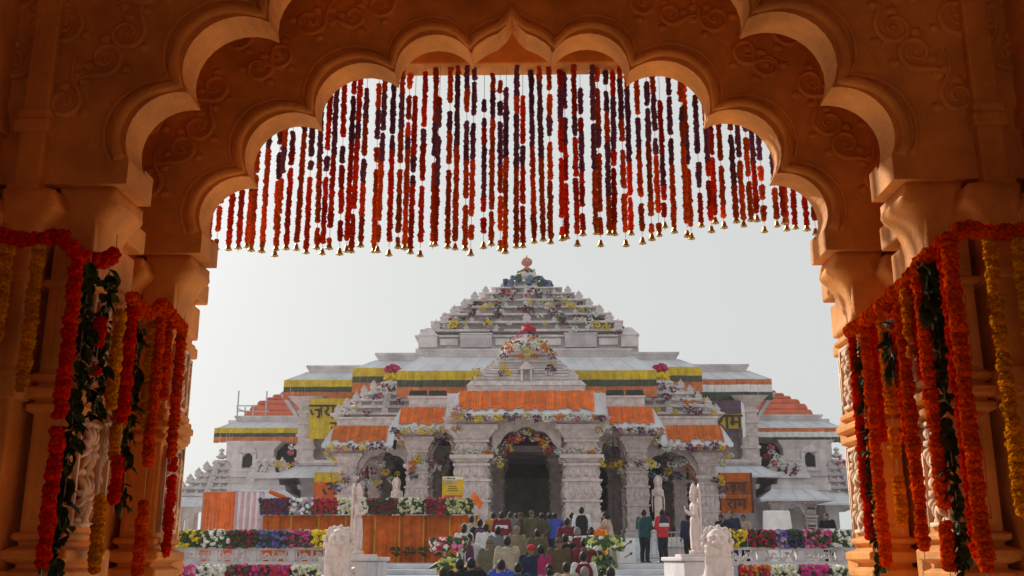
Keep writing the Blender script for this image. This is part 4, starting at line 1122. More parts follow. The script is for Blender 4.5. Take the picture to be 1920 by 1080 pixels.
# lines of flowers under the porch eaves
def line(cs, place, p0, p1, r0, r1, Y0_, Y1_, s, n):
    for i in range(n):
        t = (i + .5)/n; px, py, Y = p0 + (p1-p0)*t + rnd.uniform(-2,2), r0 + (r1-r0)*t + rnd.uniform(-3,3), Y0_ + (Y1_-Y0_)*t
        bpx(cs[rnd.randrange(len(cs))], place, px, py, Y, s*rnd.uniform(.8,1.25))
MX = ['w','m','y','p','gw','y','d','o','gw','wy','d']
line(MX, 'along the central porch eave', 848, 1136, 783, 783, 43.9, 43.9, 9, 30)
line(['w','gw','w','pk'], 'at the left end of the central eave', 846, 872, 764, 778, 43.9, 43.9, 10, 4)
for s, w in ((-1,'left'), (1,'right')):
    mxp = lambda p: p if s > 0 else 1981 - p
    line(MX, 'along the eave %s of the porch centre' % w, mxp(1138), mxp(1245), 806, 808, 46, 46, 9, 11)
    line(MX, 'along the %smost porch eave' % w, mxp(1246), mxp(1368), 838, 838, 48.6, 48.6, 9, 12)
    line(['gw','g','wy','o'], 'drooping at the eave corner %s of centre' % w, mxp(1236), mxp(1228), 812, 835, 46.2, 46.4, 9, 4)
    line(['gw','y','g'], 'drooping at the outer corner of the %smost eave' % w, mxp(1372), mxp(1352), 846, 870, 48.8, 49, 8, 4)
    line(['gw','g','o'], 'drooping at the %s corner of the central eave' % w, mxp(1130), mxp(1122), 795, 815, 44.2, 44.4, 9, 4)
    pl = 'round the %s main porch pillar' % w
    for c, dp, py, q in (('w',-38,846,11),('w',-25,850,11),('gw',-12,846,12),('g',-30,862,10),('y',12,852,11),('o',24,852,12),('gw',2,848,11),('w',34,846,10),('wy',40,862,10),('y',44,872,8),('w',8,866,7),('w',14,880,5),('d',-4,858,8)):
        bpx(c, pl, 990 + s*96 + dp*(1 if s > 0 else 1), py, 44.9, q)
    pl = 'round the second pillar %s of centre' % w
    for c, dp, py, q in ((('o',-22,872,12),('y',-12,862,12),('w',2,872,11),('p',14,868,11),('w',26,876,10),('b',-20,890,11),('w',8,890,7),('o',-24,882,8),('d',30,868,8)) if s < 0 else
                         (('y',-36,870,12),('d',-26,872,10),('p',0,868,11),('y',22,870,14),('gw',10,876,11),('w',34,872,9),('b',26,890,10),('g',-32,884,9),('gw',-6,864,9))):
        bpx(c, pl, (795 if s < 0 else 1197) + dp, py, 46.9, q)
    pl = 'on the %smost porch pillar' % w
    for c, dp, py, q in ((('y',-18,898,10),('y',-8,896,11),('p',8,900,10),('b',-12,915,12),('w',2,908,8)) if s < 0 else (('y',16,896,10),('y',19,906,9),('b',22,916,11),('d',8,900,9),('w',22,930,7))):
        bpx(c, pl, (643 if s < 0 else 1333) + dp, py, 49.4, q)
    pl = 'under the arch %s of centre' % w
    for c, px, py, q in ((('p',838,818,12),('gw',858,830,12),('y',852,845,9),('d',822,830,12),('w',842,824,7)) if s < 0 else (('w',1150,830,11),('gw',1140,826,12),('y',1142,832,8),('d',1155,845,11),('y',1148,872,9))):
        bpx(c, pl, px, py, 47.3, q)
    pl = 'under the %smost porch arch' % w
    for c, px, py, q in ((('d',730,858,14),('gw',715,870,12),('y',722,885,10),('p',700,882,11),('g',735,900,10),('y',706,905,9),('r',684,888,8),('gw',690,905,11),('y',745,888,7),('d',715,915,10)) if s < 0 else (('w',1278,868,12),('o',1290,880,12),('o',1300,896,11),('gw',1262,872,12),('y',1252,884,10),('d',1270,892,12),('gw',1244,895,10),('p',1258,862,9))):
        bpx(c, pl, px, py, 49.9, q)
pl = 'crowding the crown of the central arch'
ARC = []; x0_, z0_ = at(990, 852, 45.7)
for i in range(48):
    a = math.pi*(.04 + .92*(i + .5)/48); rr = rnd.uniform(.70, 1.0)
    x, z = at(990 + 50*rr*math.cos(a), 852 - 44*rr*math.sin(a), 45.7); ARC.append((rnd.randrange(6), x - x0_, rnd.uniform(-.1,.1), z - z0_))
cluster('arch_garland', 'thick garland of orange, pink and yellow flowers lining the crown of the central arch', (x0_, 45.7, z0_), ARC, [FO, FM, FY, FW, FR, FG, LEAF2], .06, 7, .14)
for px, py, Y, c, q in ((1446,838,62,'m',9),(1446,848,62,'w',8),(1440,856,61,'r',9),(1458,856,61,'w',9),(1470,860,60.5,'w',8),(1482,882,56.3,'p',16),(1465,872,56.6,'w',12),(1452,868,56.6,'r',8),(1496,876,56.5,'w',10),
                        (1575,858,66,'r',5),(1585,868,66,'r',7),(1572,868,66,'r',6),(1600,874,66,'m',6)): bpx(c, 'on the low roofs of the right wing', px, py, Y, q)
for px, py, Y, c, q in ((548,838,62,'w',8),(560,836,61,'pk',7),(545,848,61,'m',8),(520,870,56.5,'y',10),(508,876,56.5,'w',9),(540,872,56.5,'y',7),(552,868,56.6,'pk',8),(495,880,56.4,'gw',8)): bpx(c, 'on the low roofs of the left wing', px, py, Y, q)
for s, w in ((-1,'left'), (1,'right')):           # black flood light rows on the second parapet
    t = empty('flood_light_row', 'row of black flood lights on the parapet %s of the porch spire' % w, 'flood light', (s*ax(1172, 740, 47.3), 47.3, az(743, 47.3) + .02))
    for k in range(2):
        obj('lamp_head', MB().fr(-.9 + k*.92, -.05 + k*.92, -.12, .12, .03, -.86 + k*.92, -.09 + k*.92, -.05, .16, .26), BLACK, t)
        obj('bracket', MB().box(-.5 + k*.92, -.44 + k*.92, -.02, .02, 0, .05), METAL, t)

# ---------------------------------------------------------------- banners with writing
def text_mb(body, size, bold=.0):
    cu = bpy.data.curves.new('lettering', 'FONT'); cu.body = body; cu.size = size; cu.align_x = 'CENTER'; cu.align_y = 'CENTER'; cu.extrude = .004; cu.offset = bold
    o = bpy.data.objects.new('lettering', cu); col.objects.link(o)
    dg = bpy.context.evaluated_depsgraph_get(); me = bpy.data.meshes.new_from_object(o.evaluated_get(dg))
    bpy.data.objects.remove(o); me.materials.clear(); return me
def lettering(parent, body, size, x, y, z, m=INK, bold=.01, sx=1.0):
    me = text_mb(body, size, bold); me.materials.append(m)
    o = link('lettering', me, parent, (x, y, z)); o.rotation_euler = (R(90), 0, 0); o.scale = (sx, 1, 1); return o
def banner(name, label, p0, p1, r0, r1, Y, fields, edge=None):
    x0, _ = at(p0, (r0+r1)/2, Y); x1, _ = at(p1, (r0+r1)/2, Y); z0, z1 = az(r1, Y), az(r0, Y)
    cx, cz = (x0+x1)/2, (z0+z1)/2
    t = empty(name, label, 'banner', (cx, Y, z0))
    W, H = x1-x0, z1-z0
    for f0, f1, m in fields:
        vs = []; n = 10
        za, zb = H*(1-f1), H*(1-f0)
        mb = MB()
        for i in range(n):
            a, b = -W/2 + W*i/n, -W/2 + W*(i+1)/n; d0, d1 = .03*math.sin(i*1.9), .03*math.sin((i+1)*1.9)
            mb.add([(a,d0,za),(b,d1,za),(b,d1,zb),(a,d0,zb),(a,d0+.02,za),(b,d1+.02,za),(b,d1+.02,zb),(a,d0+.02,zb)], [(0,1,2,3),(7,6,5,4),(0,4,5,1),(3,2,6,7)])
        obj('cloth', mb, m, t)
    return t, W, H
t, W, H = banner('yellow_banner', 'yellow cloth banner with dark lettering beside the left pier', 580, 672, 746, 822, 58.2, [(0,1,CL_YE)])
lettering(t, '\u091c\u092f \u0936\u0940', 1.25, .02, -.06, H*.66, bold=.012, sx=.92)
lettering(t, '\u0930\u093e\u092e', 1.15, .55, -.06, H*.24, bold=.012)
t, W, H = banner('striped_banner', 'purple and yellow cloth banner with dark lettering beside the right pier', 1312, 1391, 752, 822, 58.2, [(0,.36,CL_PU),(.36,.75,CL_YE),(.75,1,CL_PU)])
lettering(t, '\u0930\u093e\u092e', 1.2, .45, -.06, H*.43, bold=.02)
obj('side_flap', MB().add([(W/2 - .02,0,0),(W/2 - .02,0,H),(W/2 + .28,.5,H*.9),(W/2 + .28,.5,H*.06),(W/2,.02,0),(W/2,.02,H),(W/2 + .3,.52,H*.9),(W/2 + .3,.52,H*.06)], [(0,1,2,3),(7,6,5,4),(0,3,7,4),(1,5,6,2)]), CL_WH, t)
t, W, H = banner('orange_banner', 'deep orange banner with dark lettering on the lower right wall', 1350, 1410, 887, 962, 55.6, [(0,.2,CL_OR2),(.21,.56,mat('rust_cloth', (.45,.11,.015), .8, .2, 3, stain=.4)),(.57,1,CL_OR2)])
lettering(t, '\u091c\u092f', .85, 0, -.06, H*.62, bold=.012); lettering(t, '\u0930\u093e\u092e', .85, 0, -.06, H*.22, bold=.012)
for a in (-1, 1): obj('border', MB().box(a*W/2 - .05, a*W/2 + .05, -.05, .03, 0, H), mat('maroon_cloth', (.16,.03,.02)), t)
t, W, H = banner('yellow_orange_banner', 'yellow and orange banner with a dark emblem on the lower left wall', 588, 636, 885, 946, 55.6, [(0,.3,CL_YE),(.3,1,CL_OR)])
lettering(t, '\u0950', 1.3, .35, -.06, H*.42, bold=.02)

o = cluster('small_roof_flowers', 'small sprigs of leaves and flowers scattered over the main pyramid roof', (0, 0, 0), PYR, [FW, FL, FB, LEAF2, LEAF2], .075, 8, .2, 'stuff')
# ---------------------------------------------------------------- balustrades and flower troughs
def blossom_block(mats, w, d, h, seed, r=.055, dens=1.0, leaves=True):
    """a trough packed with blossoms: block w x d x h, origin at bottom centre"""
    g = random.Random(seed); m = MB(); k = len(mats) - 1
    m.mi = k; m.box(-w/2 + .03, w/2 - .03, -d/2 + .05, d/2 - .05, .02, h*.8)
    n = int(w*(h + d)/(r*r*3.0)*dens*1.9)
    for i in range(n):
        x = g.uniform(-w/2, w/2)
        if g.random() < h/(h+d): y, z = -d/2 + g.uniform(-.03,.05), g.uniform(.02, h)
        else: y, z = g.uniform(-d/2, d/2), h*g.uniform(.85, 1.06)
        m.mi = g.randrange(k) if g.random() < (.93 if leaves else 1) else k
        m.ball((x, y, z), r*g.uniform(.7, 1.35), 6, 4, 1, .8, .9, .25, g)
    return m
def trough(label, p0, p1, r0, r1, Y, mats, d=.4, grp=None, r=.055, seed=0):
    x0, x1 = ax(p0, (r0+r1)/2, Y), ax(p1, (r0+r1)/2, Y); z0, z1 = az(r1, Y), az(r0, Y)
    mm = list(mats) + [LEAF2]
    o = obj('flower_trough', blossom_block(mm, x1-x0-.02, d, z1-z0, int(p0) + seed, r), mm, None, loc=((x0+x1)/2, Y, z0))
    return tag(o, label, 'flowers', grp)
YR = 29.0
def balustrade(s, word):
    x0, x1 = 5.4, 14.0
    zb, zt = az(1057, YR), az(1027, YR)
    t = empty('balustrade', 'carved pale stone balustrade with scroll openings on the %s of the steps' % word, 'balustrade', (s*9.7, YR, zb))
    W = x1 - x0; h = zt - zb
    obj('top_rail', MB().box(-W/2, W/2, -.16, .16, h - .06, h + .02), STONE, t, bevel=.015)
    obj('bottom_rail', MB().box(-W/2, W/2, -.18, .18, -.08, .06), STONE, t, bevel=.015)
    n = 8; pw_ = W/n
    for i in range(n+1):
        x = -W/2 + i*pw_
        obj('post', MB().cb(min(max(x, -W/2 + .1), W/2 - .1), 0, .2, .26, .061, h - .061), STONE, t, bevel=.015)
    for i in range(n):
        cx = -W/2 + (i+.5)*pw_; m = MB()
        for a in (-1, 1):
            for (ox, oz, rr, tn) in ((.20,.5,.10,1.2),(.34,.32,.07,1.1),(.08,.30,.07,1.1)):
                pts = []
                for q in range(13):
                    u = q/12; an = a*(u*tn*2*math.pi + 1.2); rad = rr*(.25 + .75*u)
                    pts.append((cx + a*ox + rad*math.cos(an), 0, h*oz + rad*math.sin(an)*.9))
                m.tube(pts, .032, 5)
            m.tube([(cx + a*.42, 0, .07), (cx + a*.3, 0, h*.45), (cx + a*.38, 0, h - .05)], .03, 5)
        m.tube([(cx, 0, .05), (cx, 0, h - .05)], .03, 5)
        obj('scroll_panel', m, STONE, t)
    obj('dentil_shade_strip', MB().box(-W/2, W/2, -.05, .1, -.22, -.081), SHADE, t)  # strip behind the dentils, shade of the gap painted on
    mb = MB()
    for i in range(int(W/.14)): mb.box(-W/2 + i*.14, -W/2 + i*.14 + .075, -.12, -.04, -.2, -.09)
    o = obj('dentil', mb, STONE, t); o['kind'] = 'stuff'
    return t
for s, w in ((-1,'left'), (1,'right')):
    balustrade(s, w)
    x0, x1 = sorted((s*5.3, s*14.2)); zl_ = az(1064, 28.3)
    struct('terrace_kerb', MB().box(x0, x1, 28.0, 29.9, 0, zl_ - .0), STEP)
    struct('lower_terrace', MB().box(x0, x1, 26.6, 28.0, 0, az(1090, 27)), PAVE)
for w, lst in (('left', (('yellow',300,345,[FY],0),('yellow with a green tuft',345,384,[FY, LEAF2],1),('white and green',384,434,[FW, FW, LEAF2],2),('maroon and green',434,487,[FB, FR, LEAF2],3),('slate violet',487,540,[FN, FV, FBL],4),('pink and green',540,588,[FP, FM, LEAF2],5),('bright yellow',588,618,[FY],6))),
               ('right', (('bright yellow',1364,1400,[FY],0),('maroon and green',1400,1450,[FB, FR, LEAF2],1),('violet',1450,1474,[FV, FL],2),('navy',1474,1504,[FN, FN, LEAF2],3),('magenta pink',1504,1556,[FP, FM, LEAF2],4),('white and green',1556,1608,[FW, FW, LEAF2],5),('yellow',1608,1634,[FY],6),('white',1634,1690,[FW],7)))):
    for nm, p0, p1, ms, k in lst: trough('%s block of flowers along the %s balustrade top' % (nm, w), p0, p1, 997, 1027, YR - .02, ms, .42, 'flower blocks on the balustrades', .055, k)
for w, lst in (('left', (('white',240,322,[FW, FW, LEAF2],0),('magenta',322,372,[FM, FP],1),('pale white',372,428,[FW],2),('maroon',428,482,[FB, FM],3),('crimson',482,546,[FR, FM],4),('cream',546,606,[FC, FW],5))),
               ('right', (('orange red',1384,1440,[FO, FR],0),('cream',1440,1496,[FC, FW],1),('magenta',1496,1552,[FM],2),('pale cream',1552,1606,[FC, FW, FW],3),('bright magenta',1606,1650,[FM, FP],4)))):
    for nm, p0, p1, ms, k in lst: trough('%s flower bed block at the foot of the %s balustrade' % (nm, w), p0, p1, 1063, 1092, 27.2, ms, .5, 'flower blocks below the balustrades', .055, k + 50)
# ---------------------------------------------------------------- orange stage with flower top, left of the steps
YS = 36.0
zs0, zs1, zst = az(1045, YS), az(966, YS), az(936, YS)
stage = empty('draped_stage', 'long stage front draped in pleated orange cloth with yellow cords', 'stage', (ax(780, 1000, YS), YS, ZP))
bx_ = ax(780, 1000, YS)
obj('platform', MB().box(ax(486, 1000, YS) - bx_, ax(900, 1000, YS) - bx_, .12, 1.6, 0, zs1 - ZP), STONE2, stage)
edges = [490, 545, 597, 648, 703, 749, 794, 843, 897]
for i, (p0, p1) in enumerate(zip(edges, edges[1:])):
    x0, x1 = ax(p0, 1000, YS) - bx_, ax(p1, 1000, YS) - bx_; n = 14; mb = MB(); vs = []
    for q in range(n+1):
        x = x0 + .02 + (x1-x0-.04)*q/n; d = .05*(q % 2) + .015*math.sin(q*2.3 + i)
        vs += [(x, d, .02), (x, d*.8 + .01, zs1 - ZP)]
    vs2 = [(x, y + .03, z) for x, y, z in vs]
    mb.add(vs + vs2, [(2*q, 2*q+2, 2*q+3, 2*q+1) for q in range(n)] + [(2*q + 2*n+2, 2*q+1 + 2*n+2, 2*q+3 + 2*n+2, 2*q+2 + 2*n+2) for q in range(n)])
    obj('cloth_panel', mb, CL_OR2, stage)
    obj('cord', MB().tube([(x1, -.02, .02), (x1, -.02, zs1 - ZP)], .022, 5), CL_YE, stage)
for k, (nm, p0, p1, ms) in enumerate((('dark plum',488,545,[FB, FN]),('lilac',545,590,[FL, FW]),('crimson',590,636,[FR]),('white',636,690,[FW, FC]),('wine and green',690,746,[FB, FB, LEAF2]),('cream',746,797,[FC, FW, LEAF2]),('maroon',797,836,[FB, FR]),('lime and cream',836,890,[FG, FC, LEAF2]))):
    trough('%s flower block on top of the orange stage' % nm, p0, p1, 937, 965, YS - .05, ms, .5, 'flower blocks on the orange stage', .06, k + 90)
for k in range(4): bpx('lf', 'at the foot of the orange stage', 742 + k*26, 1034, YS - .25, 13)
# striped cloth screen
YK = 38.5
scr = empty('striped_screen', 'cloth screen of orange and of pink and white stripes on the left terrace', 'screen', (ax(435, 960, YK), YK, ZP))
bx2 = ax(435, 960, YK); zk0, zk1 = az(998, YK) - ZP, az(922, YK) - ZP
p = 380; k = 0
while p < 489:
    w = 6.6 if p < 433 else 5.6
    m = (CL_OR if p < 433 else (CL_WH, CL_PK)[k % 2])
    x0, x1 = ax(p, 960, YK) - bx2, ax(p + w - .6, 960, YK) - bx2
    mb = MB().add([(x0,0,0),((x0+x1)/2,-.035,0),(x1,0,0),(x0,0,zk1),((x0+x1)/2,-.035,zk1),(x1,0,zk1),(x0,.03,0),(x1,.03,0),(x0,.03,zk1),(x1,.03,zk1)], [(0,1,4,3),(1,2,5,4),(6,8,9,7),(0,3,8,6),(2,7,9,5),(3,4,5,9,8),(0,6,7,2,1)])
    obj('cloth_strip', mb, m, scr); p += w; k += 1
obj('pole', MB().tube([(ax(378, 960, YK) - bx2, .05, zk1), (ax(492, 960, YK) - bx2, .05, zk1)], .03, 6), METAL, scr)
for q in (378, 434, 492): obj('upright', MB().tube([(ax(q, 960, YK) - bx2, .07, 0), (ax(q, 960, YK) - bx2, .07, zk1)], .03, 6), METAL, scr)
def roll(label, pa, pb, Y, r, m):
    a = at(*pa, Y); b = at(*pb, Y); A = Vector((a[0], Y, a[1])); B = Vector((b[0], Y + .3, b[1]))
    o = obj('cloth_roll', MB().tube([Vector((0,0,0)), (B-A)*.3, (B-A)*.7, B-A], [r*.8, r, r, r*.85], 8), m, None, loc=A); tag(o, label, 'cloth'); return o
roll('rolled orange cloth lying above the plum flower block', (504,921), (534,934), 36.2, .08, CL_OR)
# yellow notice on the stage
zz0, zz1 = az(936, 37), az(893, 37); xx0, xx1 = ax(829, 915, 37), ax(869, 915, 37)
t = empty('notice_board', 'yellow notice board with red lettering band at the right end of the stage', 'sign', ((xx0+xx1)/2, 37, zz0 - .35)); W = xx1-xx0; H = zz1-zz0
obj('board', MB().box(-W/2, W/2, 0, .04, .35, .35 + H), mat('notice_yellow', (.72,.46,.03), .5), t)
obj('header', MB().box(-W/2 + .02, W/2 - .02, -.012, .001, .35 + H*.86, .35 + H*.97), WHITEP, t)
obj('header_strip', MB().box(-W/2 + .05, W/2 - .3, -.018, -.0125, .35 + H*.89, .35 + H*.94), mat('teal_print', (.03,.16,.17)), t)
obj('red_band', MB().box(-W/2 + .06, W/2 - .06, -.012, .001, .35 + H*.05, .35 + H*.17), mat('red_print', (.62,.10,.03)), t)
for k in range(3): obj('text_line', MB().box(-W*.28 + k*.03, W*.28 - k*.05, -.008, .001, .35 + H*(.36 + .09*k), .35 + H*(.385 + .09*k)), INK, t)
for a in (-1, 1): obj('leg', MB().tube([(a*W*.4, .03, .0), (a*W*.4, .03, .36)], .025, 6), METAL, t)
bunch('gw', 'hanging over the yellow notice board', (xx0+xx1)/2 - .1, 36.95, zz1 - .14, .16, (1.6,.5,.6))
# white sign panel with arrows, right of the steps
t = empty('arrow_panel', 'white panel with two small dark arrows beside the steps', 'sign', (ax(1177, 1040, 36.5), 36.5, ZP)); W = .56; H = .84
obj('board', MB().box(-W/2, W/2, 0, .05, 0, H), WHITEP, t, bevel=.01)
for k in (.22, .62):
    obj('arrow', MB().add([(-.12,-.006,k),(.08,-.006,k+.10),(.06,-.006,k+.14),(.17,-.006,k+.17),(.13,-.006,k+.05),(.10,-.006,k+.08),(-.11,-.006,k-.03)], [(0,1,2,3,4,5,6)]), INK, t)
# steel crowd barrier
t = empty('crowd_barrier', 'grey steel crowd barrier behind the right standing statue', 'barrier', (ax(1268, 1000, 38.5), 38.5, ZP))
for a, b in (((-1.1,0,1.1),(1.1,0,1.1)), ((-1.1,0,.2),(1.1,0,.2)), ((-1.1,0,0),(-1.1,0,1.1)), ((1.1,0,0),(1.1,0,1.1))): obj('rail', MB().tube([a, b], .028, 6), METAL, t)
for k in range(11): obj('bar', MB().tube([(-.92 + k*.184, 0, .2), (-.92 + k*.184, 0, 1.1)], .014, 5), METAL, t)
# scaffolding on the left wing roof
t = empty('scaffolding', 'thin steel scaffolding poles on the roof of the left wing', 'scaffolding', (ax(455, 779, 66.5), 66.5, az(779, 66.5)))
for px, top in ((446,731),(460,762),(499,732),(475,758)): obj('pole', MB().tube([(ax(px, 760, 66.5) - t.location.x, 0, 0), (ax(px, 760, 66.5) - t.location.x, 0, az(top, 66.5) - t.location.z)], .05, 5), METAL, t)
for r_, a, b in ((760,444,480),(770,444,505),(764,444,462)): obj('cross_pole', MB().tube([(ax(a, r_, 66.5) - t.location.x, -.08, az(r_, 66.5) - t.location.z), (ax(b, r_, 66.5) - t.location.x, -.08, az(r_ + (8 if r_ == 764 else 0), 66.5) - t.location.z)], .04, 5), METAL, t)
# white covered chair and table on the right terrace
t = empty('covered_chair', 'white cloth covered chair on the right terrace', 'chair', (ax(1464, 990, 35), 35, ZP))
obj('seat', MB().fr(-.55,.55,-.5,.5,0,-.5,.5,-.45,.5,.95), CL_WH, t, bevel=.05); obj('backrest', MB().fr(-.5,.5,.35,.55,.951,-.45,.45,.42,.55,1.75), CL_WH, t, bevel=.05)
t = empty('low_table', 'low white table at the right end of the terrace', 'table', (ax(1552, 990, 35), 35, ZP))
obj('table_top', MB().box(-.48,.48,-.3,.3,1.0,1.12), CL_WH, t, bevel=.02)
for a in (-1, 1):
    for b in (-1, 1): obj('leg', MB().box(a*.4-.03, a*.4+.03, b*.24-.03, b*.24+.03, 0, 1.0), METAL, t)

# ---------------------------------------------------------------- statues
def remeshed(mb, name, voxel, m, smooth=3, mats=None):
    me = mb.mesh(name, m); o = bpy.data.objects.new(name, me); col.objects.link(o)
    a = o.modifiers.new('r', 'REMESH'); a.mode = 'VOXEL'; a.voxel_size = voxel
    if smooth:
        b = o.modifiers.new('s', 'SMOOTH'); b.iterations = smooth; b.factor = .5
    dg = bpy.context.evaluated_depsgraph_get(); r = bpy.data.meshes.new_from_object(o.evaluated_get(dg))
    bpy.data.objects.remove(o); bpy.data.meshes.remove(me)
    r.name = name; r.polygons.foreach_set('use_smooth', [True]*len(r.polygons))
    r.materials.clear(); r.materials.append(m); return r
def lion_mesh():
    m = MB()
    m.ball((0,.30,.42), .34, 14, 9, .95, 1.15, 1.15)      # haunches
    m.ball((0,.02,.66), .30, 14, 9, 1.0, .95, 1.5)         # chest
    m.ball((0,-.06,1.02), .27, 14, 9, 1.12, .95, 1.05)     # mane
    m.ball((0,-.12,1.24), .23, 14, 9, 1.05, 1, .98)        # head
    m.tube([(0,-.30,1.32),(0,-.36,1.27),(0,-.40,1.22)], [.045,.05,.055], 8)   # bridge of the nose
    m.ball((0,-.425,1.205), .05, 8, 5, 1.35, .6, .75)      # nose
    m.ball((0,-.30,1.08), .085, 10, 6, 1.15, .9, .55)      # jaw
    for s in (-1, 1):
        m.ball((s*.065,-.37,1.145), .075, 10, 7, 1, .9, .75)   # whisker pads
        m.ball((s*.16,-.24,1.17), .08, 8, 6, .9, .8, 1)        # cheeks
        m.ball((s*.10,-.325,1.255), .026, 8, 6)                # eyes
        m.tube([(s*.03,-.34,1.30),(s*.09,-.35,1.315),(s*.16,-.30,1.29)], [.02,.026,.018], 6)
    for s in (-1, 1):
        m.ball((s*.19,-.06,1.43), .075, 8, 5, 1, .6, 1.1)  # ears
        m.tube([(s*.17,-.12,.75),(s*.18,-.2,.45),(s*.18,-.24,.12),(s*.18,-.26,.0)], [.13,.115,.095,.1], 10)
        m.ball((s*.18,-.33,.06), .11, 10, 6, 1, 1.3, .65)  # paw
        m.ball((s*.32,.22,.25), .19, 10, 6, .7, 1.3, 1.2)  # thigh
        m.ball((s*.33,-.02,.06), .1, 8, 5, .8, 1.6, .6)
    for i in range(26):                                      # locks of the mane
        a = 2*math.pi*i/26; q = .27 if i % 2 else .31
        m.ball((q*math.cos(a)*1.02, -.10 + .05*(i % 3), 1.18 + q*math.sin(a)), .058, 7, 5, 1, 1, 1.3)
    for k in range(3):
        for i in range(7):
            m.ball(((i-3)*.08, -.24 + .03*k, .95 - k*.12 - abs(i-3)*.02 + .02), .05, 7, 5, 1, .8, 1.6)
    m.tube([(.1,.62,.1),(.3,.66,.2),(.34,.5,.5),(.3,.46,.62)], [.05,.045,.04,.07], 7)
    return m
LION = remeshed(lion_mesh(), 'lion', .013, STATUE, 1)
for s, w in ((-1,'left'), (1,'right')):
    YL = 22.0; x, zt = at(637 if s < 0 else 1343, 990, YL)
    sc = .95; zb = zt - 1.48*sc
    t = empty('lion_statue', 'pink stone seated lion statue at the %s foot of the steps' % w, 'statue', (x, YL, zb), 0)
    link('lion', LION, t, (0,0,0), s*-.12, sc)
    obj('plinth', MB().cb(0, .1, 1.0, 1.3, -zb + .002, -.12).cb(0, .1, 1.08, 1.38, -.119, -.001), STONE, t, bevel=.02)
    eyes = MB()
    # parapet block running up beside the steps behind the lion
    x0, x1 = sorted((s*3.5, s*4.4))
    b = empty('stair_parapet', 'stepped pale stone parapet block behind the %s lion' % w, 'parapet', ((x0+x1)/2, 26, 0))
    hx_ = (x1-x0)/2
    obj('lower_block', MB().box(-hx_, hx_, -2.9, .6, 0, az(1052, 24)), STONE, b, bevel=.03)
    obj('lower_coping', MB().box(-hx_ - .06, hx_ + .06, -2.95, .65, az(1052, 24) + .001, az(1044, 24)), STONE, b, bevel=.02)
    obj('upper_block', MB().box(*sorted((s*4.775 - b.location.x, s*5.35 - b.location.x)), 1.0, 6.8, 0, az(1046, 28)), STONE2, b, bevel=.03)
def devotee_mesh():
    """standing figure with folded hands and tall crown, facing -x, foot at origin, 1.8 m"""
    m = MB()
    m.lathe(0, 0, [(.16,.0),(.2,.02),(.2,.10),(.15,.12)], 12)
    m.lathe(0, 0, [(.13,.1),(.15,.2),(.14,.5),(.155,.8),(.16,.92),(.14,1.0)], 12, .9, 1.15)     # legs in a long cloth
    for k in range(7): m.tube([(-.12,-.12 + .04*k,.15),(-.13,-.12 + .04*k,.6),(-.10,-.1 + .033*k,.92)], .018, 5)
    m.lathe(0, 0, [(.14,.95),(.13,1.05),(.15,1.2),(.17,1.32),(.13,1.4),(.06,1.44),(.055,1.5)], 12, .8, 1.15)
    m.ball((-.02,0,1.58), .105, 12, 8, 1, .9, 1.15)
    m.ball((-.125,0,1.57), .022, 6, 4, 1.2, .7, 1)
    m.ball((-.07,0,1.50), .06, 8, 5)
    for s in (-1, 1):
        m.ball((0,s*.1,1.56), .03, 6, 4, 1, .6, 1.6)
        m.tube([(0,s*.18,1.34),(-.02,s*.21,1.2),(-.04,s*.2,1.08),(-.14,s*.12,1.12),(-.25,s*.03,1.2)], [.065,.055,.05,.045,.035], 8)
        m.ball((-.27,s*.018,1.27), .03, 6, 5, .8, .6, 2.2)
    m.lathe(-.01, 0, [(.11,1.63),(.12,1.68),(.1,1.74),(.085,1.82),(.06,1.88),(.03,1.93),(.01,1.97)], 12)
    m.box(.10, .17, -.16, .16, .1, 1.75); m.ball((.135,0,1.7), .2, 12, 8, .22, 1, 1.25)       # back slab and halo
    m.tube([(.0,-.22,1.3),(.05,-.26,.9),(.04,-.24,.4)], [.02,.035,.02], 6); m.tube([(.0,.22,1.3),(.05,.26,.9),(.04,.24,.4)], [.02,.035,.02], 6)
    for z in (1.28, 1.22): m.lathe(-.02, 0, [(.15,z-.01),(.165,z),(.15,z+.012)], 12, .8, 1)
    return m
DEV = remeshed(devotee_mesh(), 'figure', .012, STATUE, 1)
for s, w in ((-1,'left'), (1,'right')):
    YD = 25.0; px = 668 if s < 0 else 1306; x, zb = at(px, 1040, YD); zt = at(px, 905, YD)[1]
    t = empty('standing_statue', 'pink stone crowned figure with folded hands behind the %s lion' % w, 'statue', (x, YD, az(1044, 24)))
    sc = (zt - zb)/1.97
    link('figure', DEV, t, (0,0,zb - az(1044, 24)), 0 if s > 0 else math.pi, sc)
    obj('pedestal', MB().cb(0, 0, .9, .9, 0, max(.06, zb - az(1044, 24))), STATUE, t, bevel=.015)
for px, py0, py1, Y, rz, w in ((745,893,938,46.3,.3,'left'), (1232,890,1000,46.3,-.3,'right')):
    x, zt = at(px, py0, Y); t = empty('porch_statue', 'white stone attendant figure between the porch pillars on the %s' % w, 'statue', (x, Y, ZT))
    zb = zt - 1.97*1.05
    link('figure', DEV, t, (0,0,zb - ZT), math.pi/2 + rz, 1.05); obj('pedestal', MB().cb(0,0,.7,.7,0,zb - ZT + .02), STONE, t, bevel=.02)
